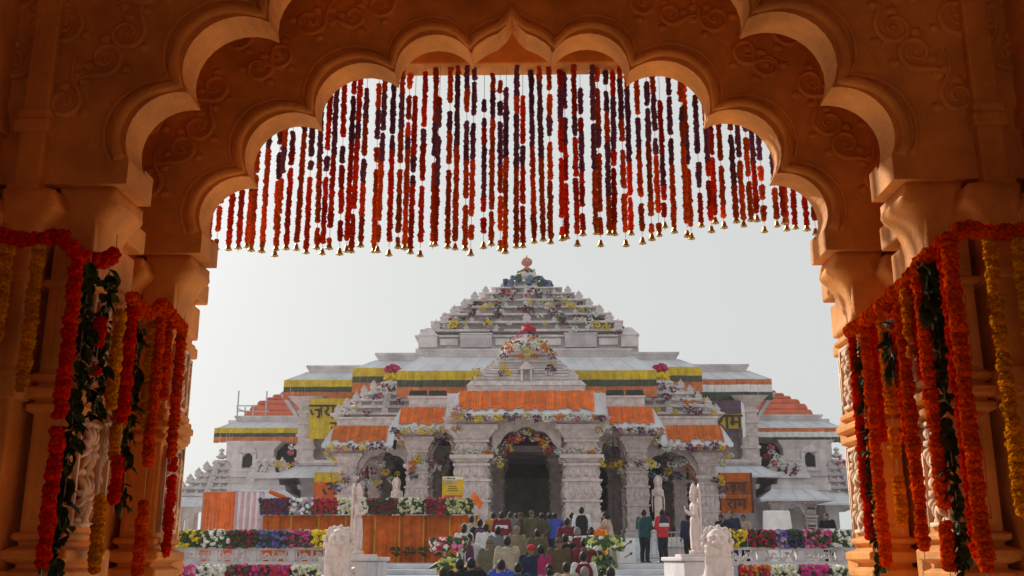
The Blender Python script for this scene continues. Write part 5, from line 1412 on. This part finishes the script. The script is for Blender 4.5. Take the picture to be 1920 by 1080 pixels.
# round floral stands either side of the crowd
def ring_stand(label, px, py, Y, rad, mats, m2):
    x, z = at(px, py, Y); zf = step_z(Y); t = empty('floral_ring', label, 'flower stand', (x, Y, zf))
    g = random.Random(px); m = MB()
    for i in range(150):
        a = g.uniform(-.4, 3.54); r_ = rad*g.uniform(.82, 1.12); m.mi = g.randrange(len(mats))
        m.ball((r_*math.cos(a)*.8, g.uniform(-.12,.1), z - zf + r_*math.sin(a)), g.uniform(.05,.085), 6, 4, 1, 1, .8, .25, g)
    obj('ring_of_flowers', m, mats, t)
    obj('backing', MB().lathe(0, 0, [(.01,-.02),(rad*.85,-.02),(rad*.85,.02),(.01,.02)], 24, .8, 1), WHITEP, t)
    b = t.children[-1]; b.rotation_euler = (R(90), 0, 0); b.location = (0, .05, z - zf)
    obj('bush', bunch_mesh(m2, 60, px, rad*.7, .25, .24, True, .08), m2 + [LEAF2], t, loc=(-.08, -.1, z - zf - rad*1.15))
    for q in (-1, 1): obj('stand_leg', MB().tube([(q*rad*.5, .1, z - zf), (q*rad*.6, .2, 0)], .025, 6), METAL, t)
ring_stand('floral ring of pink, white and green flowers at the left of the crowd', 852, 1022, 24.5, .46, [FP, FR, FW, LEAF2, LEAF2], [FG, FY])
ring_stand('floral ring of green and white foliage at the right of the crowd', 1127, 1020, 24.5, .44, [FG, LEAF2, LEAF2, FW], [FG, LEAF2])
t = empty('marigold_lectern', 'stand wrapped in yellow and orange garlands under the leaning woman', 'flower stand', (ax(1122, 1000, 31.5), 31.5, step_z(31.5)))
obj('frame', MB().cb(0, 0, .42, .3, 0, 1.15), CL_OR2, t, bevel=.02)
for q in (-1, 1):
    mm = MB(); g = random.Random(4 + q)
    for i in range(26): mm.ball((q*.22, -.16, .06 + i*.043), .04, 7, 4, 1, 1, .8, .2, g)
    obj('garland', mm, FY, t)
mm = MB(); g = random.Random(9)
for i in range(14): mm.ball((-.24 + i*.037, -.16, 1.14), .045, 7, 4, 1, 1, .8, .2, g)
obj('garland', mm, FO, t)
# tricolour style flag leaning by the stage
A = Vector((ax(893, 960, 35.2), 35.2, ZP)); zt = az(918, 35.2)
t = empty('leaning_flag', 'orange flag leaning on its pole at the right end of the stage', 'flag', A)
obj('pole', MB().tube([(0,0,0),(-.1,.1,zt - ZP)], .018, 6), METAL, t)
vs = []
for i in range(7):
    u = i/6
    vs += [(-.1 + u*.32, .1 - .05*math.sin(u*6), zt - ZP - .02 - u*.42), (-.1 + u*.32 - .1, .1 - .05*math.sin(u*6), zt - ZP - .26 - u*.42)]
obj('cloth', MB().add(vs + [(x, y + .012, z) for x, y, z in vs], [(2*i, 2*i+2, 2*i+3, 2*i+1) for i in range(6)] + [(2*i+14, 2*i+15, 2*i+17, 2*i+16) for i in range(6)]), CL_OR, t)
# ---------------------------------------------------------------- people
SKIN = mat('skin', (.26,.145,.09), .6, .1, 8); HAIR = mat('black_hair', (.014,.012,.011), .6, .2, 40, .4, 80); SHOE = mat('dark_shoes', (.02,.018,.016), .5)
GREYH = mat('grey_hair', (.20,.19,.18), .7, .2, 40)
def cloth(n, c): return mat('garment_' + n, c, .85, .16, 7, .6, 14, spec=.15)
def person_parts(pose):
    """joints for a 1.70 m figure facing +y, origin between the feet"""
    hip, kne, ank = .90, .48, .07
    J = {}
    P = {'down': dict(elL=(-.245,-.02,1.13), wrL=(-.26,.05,.88), elR=(.245,-.02,1.13), wrR=(.26,.05,.88)),
         'front': dict(elL=(-.25,.0,1.14), wrL=(-.15,.22,1.12), elR=(.25,.0,1.14), wrR=(.15,.22,1.12)),
         'raise': dict(elL=(-.26,.14,1.30), wrL=(-.12,.30,1.52), elR=(.26,.14,1.30), wrR=(.12,.30,1.52)),
         'one': dict(elL=(-.245,-.03,1.13), wrL=(-.25,.06,.89), elR=(.27,.12,1.25), wrR=(.12,.24,1.45)),
         'behind': dict(elL=(-.27,-.08,1.14), wrL=(-.06,-.15,.98), elR=(.27,-.08,1.14), wrR=(.06,-.15,.96)),
         'step': dict(elL=(-.25,.06,1.13), wrL=(-.24,.22,.98), elR=(.25,-.10,1.14), wrR=(.26,-.10,.90)),
         'lean': dict(elL=(-.22,.34,1.12), wrL=(-.16,.56,1.10), elR=(.22,.34,1.12), wrR=(.16,.56,1.10))}[pose]
    lean = .16 if pose == 'lean' else 0.0
    def tilt(p):                                   # bend the upper body forward from the hips
        k = max(0, p[2] - hip); return (p[0], p[1] + lean*k*1.2, p[2] - lean*k*.12)
    sh = {s: tilt((s*.185, -.01, 1.40)) for s in (-1, 1)}
    el = {-1: P['elL'], 1: P['elR']}; wr = {-1: P['wrL'], 1: P['wrR']}
    fy = {-1: .0, 1: .0}; fz = {-1: 0, 1: 0}; ky = {-1: .02, 1: .02}
    if pose == 'step': fy = {-1: .26, 1: -.10}; fz = {-1: .155, 1: .0}; ky = {-1: .24, 1: .0}
    return hip, kne, sh, el, wr, fy, fz, ky, tilt
def body_mb(pose):
    hip, kne, sh, el, wr, fy, fz, ky, tilt = person_parts(pose); m = MB()
    tor = [(.88,.16,.11),(1.0,.15,.10),(1.12,.145,.10),(1.25,.165,.11),(1.36,.17,.10),(1.42,.12,.08),(1.46,.06,.06)]
    rings = []
    for z, rx, ry in tor: rings.append((tilt((0,0,z)), rx, ry))
    vs = []; n = 12
    for c, rx, ry in rings:
        for i in range(n): a = 2*math.pi*i/n; vs.append((c[0]+rx*math.cos(a), c[1]+ry*math.sin(a), c[2]))
    m.add(vs, [(k*n+i, k*n+(i+1)%n, (k+1)*n+(i+1)%n, (k+1)*n+i) for k in range(len(rings)-1) for i in range(n)] + [tuple(range(n-1,-1,-1)), tuple((len(rings)-1)*n+i for i in range(n))])
    nk = tilt((0,0,1.44)); hd = tilt((0,.015,1.585))
    m.tube([nk, (hd[0], hd[1]-.005, hd[2]-.06)], .058, 10)
    m.ball(hd, .1, 14, 10, .80, .95, 1.18); m.ball((hd[0], hd[1]+.035, hd[2]-.055), .068, 10, 7, .85, .9, .95)     # skull, jaw
    m.ball((hd[0], hd[1]+.108, hd[2]-.015), .018, 7, 5, .8, 1, 1.5)                                             # nose
    for s in (-1, 1): m.ball((hd[0]+s*.08, hd[1]-.005, hd[2]-.01), .025, 7, 5, .4, .8, 1.3)                      # ears
    for s in (-1, 1):
        m.tube([sh[s], ((sh[s][0]+el[s][0])/2, (sh[s][1]+el[s][1])/2, (sh[s][2]+el[s][2])/2), el[s], tuple((a*.5+b*.5) for a, b in zip(el[s], wr[s])), wr[s]], [.055,.05,.042,.038,.028], 8)
        m.tube([(s*.09,0,.90),(s*.095,ky[s]*.5,.7),(s*.10,ky[s],kne + fz[s]*.8),(s*.10,fy[s]-.01,.28+fz[s]),(s*.10,fy[s]-.02,.07+fz[s])], [.09,.08,.06,.055,.04], 10)
        m.tube([(s*.10,fy[s]-.05,.04+fz[s]),(s*.105,fy[s]+.06,.035+fz[s]),(s*.11,fy[s]+.17,.03+fz[s])], [.045,.045,.03], 8)
        d = (Vector(wr[s]) - Vector(el[s])).normalized(); w = Vector(wr[s]); u = d.orthogonal().normalized(); side = d.cross(Vector((0,1,0)) if abs(d.y) < .8 else Vector((1,0,0))).normalized(); up_ = d.cross(side)
        m.tube([w - d*.01, w + d*.05, w + d*.085], [.026,.036,.03], 8)                                            # palm
        for k, L in enumerate((.07,.082,.076,.058)):
            o = side*(-.027 + .018*k); b = w + d*.08 + o
            m.tube([b, b + d*L*.55 + up_*.008, b + d*L*.9 + up_*.025], [.0105,.0095,.008], 5)
        b = w + d*.03 - side*.03; m.tube([b, b + d*.03 - side*.022, b + d*.06 - side*.025], [.012,.011,.009], 5)
    return m
def top_mb(pose, hem=.84, bulk=.022):
    hip, kne, sh, el, wr, fy, fz, ky, tilt = person_parts(pose); m = MB(); b = bulk
    rings = [(hem,.175+b,.125+b),(.95,.165+b,.118+b),(1.08,.16+b,.115+b),(1.22,.175+b,.125+b),(1.34,.185+b,.118+b),(1.41,.15+b,.095+b),(1.455,.075+b,.07+b)]
    vs = []; n = 16
    for z, rx, ry in rings:
        c = tilt((0,0,z))
        for i in range(n): a = 2*math.pi*i/n; vs.append((c[0]+rx*math.cos(a), c[1]+ry*math.sin(a), c[2]))
    m.add(vs, [(k*n+i, k*n+(i+1)%n, (k+1)*n+(i+1)%n, (k+1)*n+i) for k in range(len(rings)-1) for i in range(n)] + [tuple(range(n-1,-1,-1)), tuple((len(rings)-1)*n+i for i in range(n))])
    c = tilt((0,-.005,1.47)); m.lathe(c[0], c[1], [(.075,c[2]-.03),(.078,c[2]),(.07,c[2]+.012)], 12)
    for s in (-1, 1):
        q = [Vector(sh[s]), Vector(sh[s]).lerp(Vector(el[s]), .5), Vector(el[s]), Vector(el[s]).lerp(Vector(wr[s]), .55), Vector(el[s]).lerp(Vector(wr[s]), .93)]
        m.tube(q, [.072+b*.6,.066+b*.5,.06+b*.4,.052+b*.4,.046+b*.3], 10); m.ball(sh[s], .078 + b*.5, 10, 7)
    for k in range(9):                                # folds
        a = k*2.4; z = .92 + .05*k; r_ = .2
        p = [tilt((r_*math.cos(a + t*.9), .145*math.sin(a + t*.9), z + t*.07)) for t in (0,.5,1)]; m.tube(p, [.006,.014,.006], 5)
    return m
def trousers_mb(pose):
    hip, kne, sh, el, wr, fy, fz, ky, tilt = person_parts(pose); m = MB()
    m.ball((0,0,.90), .17, 12, 8, 1.02, .78, .75)
    for s in (-1, 1):
        m.tube([(s*.085,0,.92),(s*.095,ky[s]*.4,.75),(s*.10,ky[s],kne + fz[s]*.8),(s*.10,fy[s]-.015,.28+fz[s]),(s*.10,fy[s]-.02,.075+fz[s])], [.115,.105,.082,.075,.07], 12)
        for z in (.16,.24): m.ball((s*.10, fy[s]-.02, z + fz[s]), .076, 10, 5, 1, 1, .35)
    return m
def shoes_mb(pose):
    hip, kne, sh, el, wr, fy, fz, ky, tilt = person_parts(pose); m = MB()
    for s in (-1, 1): m.tube([(s*.10,fy[s]-.075,.045+fz[s]),(s*.105,fy[s]+.04,.045+fz[s]),(s*.11,fy[s]+.19,.034+fz[s])], [.052,.054,.04], 10)
    return m
def hair_mesh(pose, kind):
    tilt = person_parts(pose)[-1]; hd = tilt((0,.015,1.585)); m = MB()
    m.ball((hd[0], hd[1]-.015, hd[2]+.02), .108, 14, 10, .82, .96, 1.08)
    if kind == 'bun': m.ball((hd[0], hd[1]-.12, hd[2]-.02), .055, 10, 7); m.ball((hd[0], hd[1]-.06, hd[2]-.05), .075, 10, 7)
    if kind == 'cap':
        m = MB(); m.lathe(hd[0], hd[1]-.005, [(.098,hd[2]+.01),(.102,hd[2]+.05),(.095,hd[2]+.10),(.06,hd[2]+.135),(.01,hd[2]+.145)], 14, .92, 1.06)
        m.ball((hd[0], hd[1]+.10, hd[2]+.035), .06, 10, 5, 1.1, 1.0, .14)
    return m
PM = {}
def pmesh(kind, pose):
    k = (kind, pose)
    if k not in PM:
        if kind == 'body': PM[k] = remeshed(body_mb(pose), 'body', .0125, SKIN, 1)
        elif kind == 'top': PM[k] = remeshed(top_mb(pose), 'top', .02, SKIN, 2)
        elif kind == 'long_top': PM[k] = remeshed(top_mb(pose, .55, .03), 'top', .02, SKIN, 2)
        elif kind == 'jacket': PM[k] = remeshed(top_mb(pose, .82, .05), 'top', .022, SKIN, 2)
        elif kind == 'vest':
            m = top_mb(pose); PM[k] = remeshed(vest_mb(pose), 'top', .02, SKIN, 2)
        elif kind == 'trousers': PM[k] = remeshed(trousers_mb(pose), 'trousers', .02, SKIN, 2)
        elif kind == 'shoes': PM[k] = shoes_mb(pose).mesh('shoes', SHOE, True)
        elif kind == 'skirt':
            m = MB(); n = 28; vs = []
            for z, r_ in ((.05,.27),(.3,.23),(.6,.205),(.85,.19),(.98,.165)):
                for i in range(n): a = 2*math.pi*i/n; q = r_*(1 + .07*math.sin(a*9)*(1 - z*.8)); vs.append((q*math.cos(a), q*.8*math.sin(a), z))
            m.add(vs, [(j*n+i, j*n+(i+1)%n, (j+1)*n+(i+1)%n, (j+1)*n+i) for j in range(4) for i in range(n)] + [tuple(range(n-1,-1,-1)), tuple(4*n+i for i in range(n))]); PM[k] = m.mesh('skirt', SKIN, True)
        else: PM[k] = hair_mesh(pose, kind).mesh('hair', HAIR, True)
    return PM[k]
def vest_mb(pose):
    tilt = person_parts(pose)[-1]; m = MB(); n = 16; vs = []; b = .04
    rings = [(.84,.175+b,.125+b),(.95,.165+b,.118+b),(1.08,.16+b,.115+b),(1.22,.175+b,.125+b),(1.34,.18+b,.118+b),(1.41,.15+b,.095+b),(1.46,.07+b,.06+b)]
    for z, rx, ry in rings:
        c = tilt((0,0,z))
        for i in range(n): a = 2*math.pi*i/n; vs.append((c[0]+rx*math.cos(a), c[1]+ry*math.sin(a), c[2]))
    return m.add(vs, [(k*n+i, k*n+(i+1)%n, (k+1)*n+(i+1)%n, (k+1)*n+i) for k in range(len(rings)-1) for i in range(n)] + [tuple(range(n-1,-1,-1)), tuple((len(rings)-1)*n+i for i in range(n))])
C_ = {k: cloth(k, v) for k, v in dict(beige=(.40,.34,.25), black=(.018,.019,.025), navy=(.022,.03,.065), yellow=(.58,.28,.035), maroon=(.15,.025,.035), khaki=(.24,.19,.12), olive=(.10,.085,.05), brown=(.10,.07,.045),
    blue=(.05,.085,.42), white=(.62,.62,.64), pink=(.50,.24,.28), camo=(.14,.13,.085), magenta=(.36,.03,.12), green=(.02,.28,.16), teal=(.02,.06,.07), red=(.48,.03,.04), grey=(.16,.16,.17), jeans=(.035,.05,.10), orange=(.65,.2,.03), tan=(.42,.32,.26), plum=(.12,.03,.09)).items()}
def person(label, px, row, pose='down', top='top', tc='beige', lc='navy', hair='hair', hc=None, rz=0.0, Y=None, skirt=False, vest=None, h=1.70, extra=None, zfix=None):
    """row = photo row of the top of the head; the depth follows from the height of the steps there"""
    k = h/1.70
    if Y is None:
        best = None; y = 20.05
        while y < 38:
            zt = step_z(y) + h
            e = abs(az(row, y, px) - zt)
            if best is None or e < best[0]: best = (e, y)
            y += .05
        Y = best[1]
    z = step_z(Y) if zfix is None else zfix; x = ax(px, row, Y)
    t = empty('person', label, 'person', (x, Y, z), rz, 'people on the steps and terrace'); t.scale = (k, k, k)
    link('body', pmesh('body', pose), t)
    o = link('top' if not vest else 'shirt', pmesh(top, pose), t); setmat(o, C_[tc])
    if skirt: o = link('skirt', pmesh('skirt', pose), t); setmat(o, C_[lc])
    else: o = link('trousers', pmesh('trousers', pose), t); setmat(o, C_[lc])
    if vest: o = link('vest', pmesh('vest', pose), t); setmat(o, C_[vest])
    link('shoes', pmesh('shoes', pose), t)
    if hair:
        o = link('cap' if hair == 'cap' else 'hair', pmesh(hair, pose), t)
        if hc: setmat(o, hc if not isinstance(hc, str) else C_[hc])
    if extra == 'pack':
        obj('backpack', MB().cb(0, -.24, .30, .16, 1.02, 1.42, .22, .10), C_['plum'], t, bevel=.04)
    if extra == 'stripe':
        obj('jacket_yoke', MB().lathe(0, 0, [(.232,1.20),(.238,1.26),(.236,1.30)], 16, 1, .74), C_['white'], t, smooth=True)
    if extra == 'yoke':
        obj('jacket_band', MB().lathe(0, 0, [(.236,1.16),(.242,1.2),(.240,1.27)], 16, 1, .74), C_['white'], t, smooth=True)
        obj('jacket_shoulders', MB().lathe(0, 0, [(.242,1.275),(.25,1.32),(.24,1.40),(.19,1.455),(.1,1.5)], 16, 1, .72), C_['navy'], t, smooth=True)
    if extra == 'shawl':
        p = [(-.21,.02,1.42),(-.05,-.16,1.38),(.12,-.19,1.22),(.2,-.12,1.0),(.2,-.02,.8)]
        obj('shawl', MB().tube(p, [.05,.055,.06,.055,.04], 8), C_['orange'], t, smooth=True)
    if extra == 'camera':
        obj('held_camera', MB().cb(0, .36, .14, .08, 1.46, 1.56).lathe(0, .42, [(.035,1.47),(.035,1.55)], 8), BLACK, t)
    return t
person('person in a beige hooded jacket left of the yellow jacket, climbing the steps', 884, 968, 'down', 'jacket', 'beige', 'khaki')
person('person in black with a plum backpack behind the beige hooded jacket', 900, 974, 'front', 'jacket', 'black', 'navy', extra='pack')
person('person in a mustard yellow jacket and dark jeans on the steps', 925, 961, 'down', 'jacket', 'yellow', 'jeans', h=1.75)
person('person in a maroon and white jacket right of the yellow jacket', 941, 960, 'front', 'jacket', 'maroon', 'grey', extra='stripe')
person('person in a dark grey shirt standing below the dark doorway', 957, 960, 'raise', 'top', 'grey', 'black', extra='camera')
person('guard in brown uniform turned sideways below the dark doorway', 977, 962, 'behind', 'top', 'brown', 'khaki', 'cap', 'brown', rz=1.2)
person('guard in olive jacket with back to us at the centre of the steps', 997, 958, 'down', 'jacket', 'olive', 'khaki', 'cap', 'olive', h=1.76)
person('guard in olive shirt just left of the blue jacket', 1016, 962, 'behind', 'top', 'olive', 'khaki')
person('person in a bright blue hooded jacket raising a phone', 1040, 962, 'raise', 'jacket', 'blue', 'navy', extra='camera')
person('person in a maroon sweater right of the blue jacket', 1063, 972, 'front', 'top', 'maroon', 'grey')
person('tall person in black vest over white sleeves near the right pillar', 1090, 951, 'front', 'top', 'white', 'white', vest='black', h=1.8)
person('person in maroon vest and white kurta below the tall black vest', 1082, 986, 'down', 'long_top', 'white', 'white', vest='maroon', hair='hair', hc=GREYH)
person('woman in beige top and long khaki skirt leaning over the garlanded stand', 1143, 962, 'lean', 'top', 'tan', 'khaki', 'bun', rz=1.25, skirt=True, Y=31.6)
person('person in white shirt and dark strap beside the left floral ring', 880, 1003, 'one', 'top', 'white', 'black', extra='pack')
person('guard in mottled camouflage near the left floral ring', 918, 1016, 'down', 'jacket', 'camo', 'camo', 'cap', 'camo')
person('person in a cream jacket standing at the front centre of the crowd', 951, 1006, 'down', 'jacket', 'beige', 'beige', h=1.74)
person('person in navy jacket and red cap at the front of the crowd', 996, 1024, 'down', 'jacket', 'navy', 'navy', 'cap', 'red')
person('person in a magenta shirt beside the red cap', 1014, 1025, 'front', 'top', 'magenta', 'black')
person('woman in a green sari with orange shawl at the front', 1030, 1038, 'down', 'top', 'green', 'green', 'bun', skirt=True, extra='shawl', h=1.6, Y=21.6)
person('guard in brown uniform right of the green sari', 1048, 1009, 'down', 'jacket', 'brown', 'brown', 'cap', 'brown')
person('person in a maroon jacket near the right floral ring', 1095, 1006, 'front', 'jacket', 'maroon', 'black')
person('person in maroon vest with white sleeves low at the front right', 1094, 1032, 'front', 'top', 'white', 'white', vest='maroon')
person('person in khaki at the very front right of the crowd', 1096, 1060, 'down', 'top', 'khaki', 'khaki', 'hair', GREYH)
person('person in a bulky black jacket holding up a camera at the left front', 884, 1042, 'raise', 'jacket', 'black', 'black', h=1.72, extra='camera')
person('person in black crouched against the left floral ring', 862, 1052, 'front', 'jacket', 'black', 'black')
person('person in navy at the left bottom corner of the crowd', 832, 1066, 'down', 'jacket', 'navy', 'navy', Y=20.3)
person('person in navy at the right bottom corner of the crowd', 1145, 1072, 'front', 'jacket', 'navy', 'navy', Y=20.1)
for lab, px, row, ps, tp, tc, lc, hr in (('person in a white shirt between the plum backpack and the yellow jacket', 911, 984, 'down', 'top', 'white', 'jeans', 'hair'), ('person in a grey jacket behind the cream jacket', 934, 988, 'behind', 'jacket', 'grey', 'black', 'hair'),
    ('guard in khaki behind the red cap', 969, 990, 'down', 'top', 'khaki', 'khaki', 'cap'), ('person in olive in the middle of the crowd, above the magenta shirt', 1008, 994, 'step', 'jacket', 'olive', 'black', 'hair'), ('person in a black jacket left of the grey haired maroon vest', 1060, 1000, 'one', 'jacket', 'black', 'jeans', 'hair'),
    ('person in a pink shawl top near the right floral ring', 1108, 990, 'front', 'top', 'pink', 'plum', 'bun'), ('person in a blue jacket below the cream jacket', 940, 1046, 'raise', 'jacket', 'blue', 'navy', 'hair'), ('person in beige at the bottom of the crowd beside the green sari', 1062, 1048, 'down', 'jacket', 'tan', 'khaki', 'hair'),
    ('person in dark green at the bottom of the crowd left of the red cap', 972, 1056, 'front', 'jacket', 'teal', 'black', 'hair'), ('person in a white top at the far left of the crowd by the stage corner', 870, 985, 'step', 'top', 'white', 'grey', 'bun')):
    person(lab, px, row, ps, tp, tc, lc, hr, 'khaki' if hr == 'cap' else None, h=rnd.uniform(1.6, 1.74), rz=rnd.uniform(-.4, .4))
person('man in a teal dark suit standing on the right terrace', 1207, 962, 'front', 'jacket', 'teal', 'black', rz=-.7, Y=33.9)
person('man in navy, white and red jacket talking on the right terrace', 1241, 960, 'front', 'jacket', 'red', 'black', rz=.6, Y=33.8, extra='yoke')
person('person in navy half hidden behind the right standing statue', 1290, 982, 'down', 'jacket', 'navy', 'black', rz=.3, Y=37.5)
person('man in navy suit facing us behind the right balustrade', 1371, 967, 'one', 'jacket', 'navy', 'navy', rz=math.pi - .3, Y=35.0)
person('person in dark clothes beside the navy suit behind the right balustrade', 1352, 980, 'down', 'top', 'black', 'black', rz=2.2, Y=37.5)
person('person in beige right of the navy suit behind the right balustrade', 1394, 982, 'front', 'top', 'tan', 'black', rz=2.6, Y=37.8)
person('person in black by the low white table on the right terrace', 1550, 978, 'front', 'jacket', 'black', 'black', rz=2.8, Y=36.6)
person('person in grey far inside below the doorway, left', 968, 968, 'down', 'top', 'grey', 'black', Y=36.5)
person('person in plum far inside below the doorway, right', 1030, 968, 'down', 'top', 'plum', 'black', Y=36.2)
person('person in grey shirt beside the right main pillar', 1072, 962, 'down', 'top', 'grey', 'jeans', Y=36.0)

by = {}
for o in col.objects:
    if o.name.startswith('flower_bunch'): by.setdefault(o['label'], []).append(o)
for lab, os_ in by.items():
    if len(os_) > 1:
        os_.sort(key=lambda o: (round(o.location.x, 1), o.location.z))
        for i, o in enumerate(os_):
            if len(lab.split()) > 13: lab = lab.replace('flower bunch', 'flowers')
            o['label'] = '%s, %s from left' % (lab.replace('white and yellow','pale yellow'), ordinal(i+1))
# ---------------------------------------------------------------- winter haze
hz = MB().box(-70, 70, -8, 110, -1.0, 32)
hm = bpy.data.materials.new('haze_air'); hm.use_nodes = True; N = hm.node_tree.nodes; N.clear()
pv = N.new('ShaderNodeVolumePrincipled'); pv.inputs['Color'].default_value = (.92,.94,.97,1); pv.inputs['Density'].default_value = .0005; pv.inputs['Anisotropy'].default_value = .25
ou = N.new('ShaderNodeOutputMaterial'); hm.node_tree.links.new(pv.outputs[0], ou.inputs['Volume'])
h = obj('haze', hz, hm); tag(h, kind='stuff')
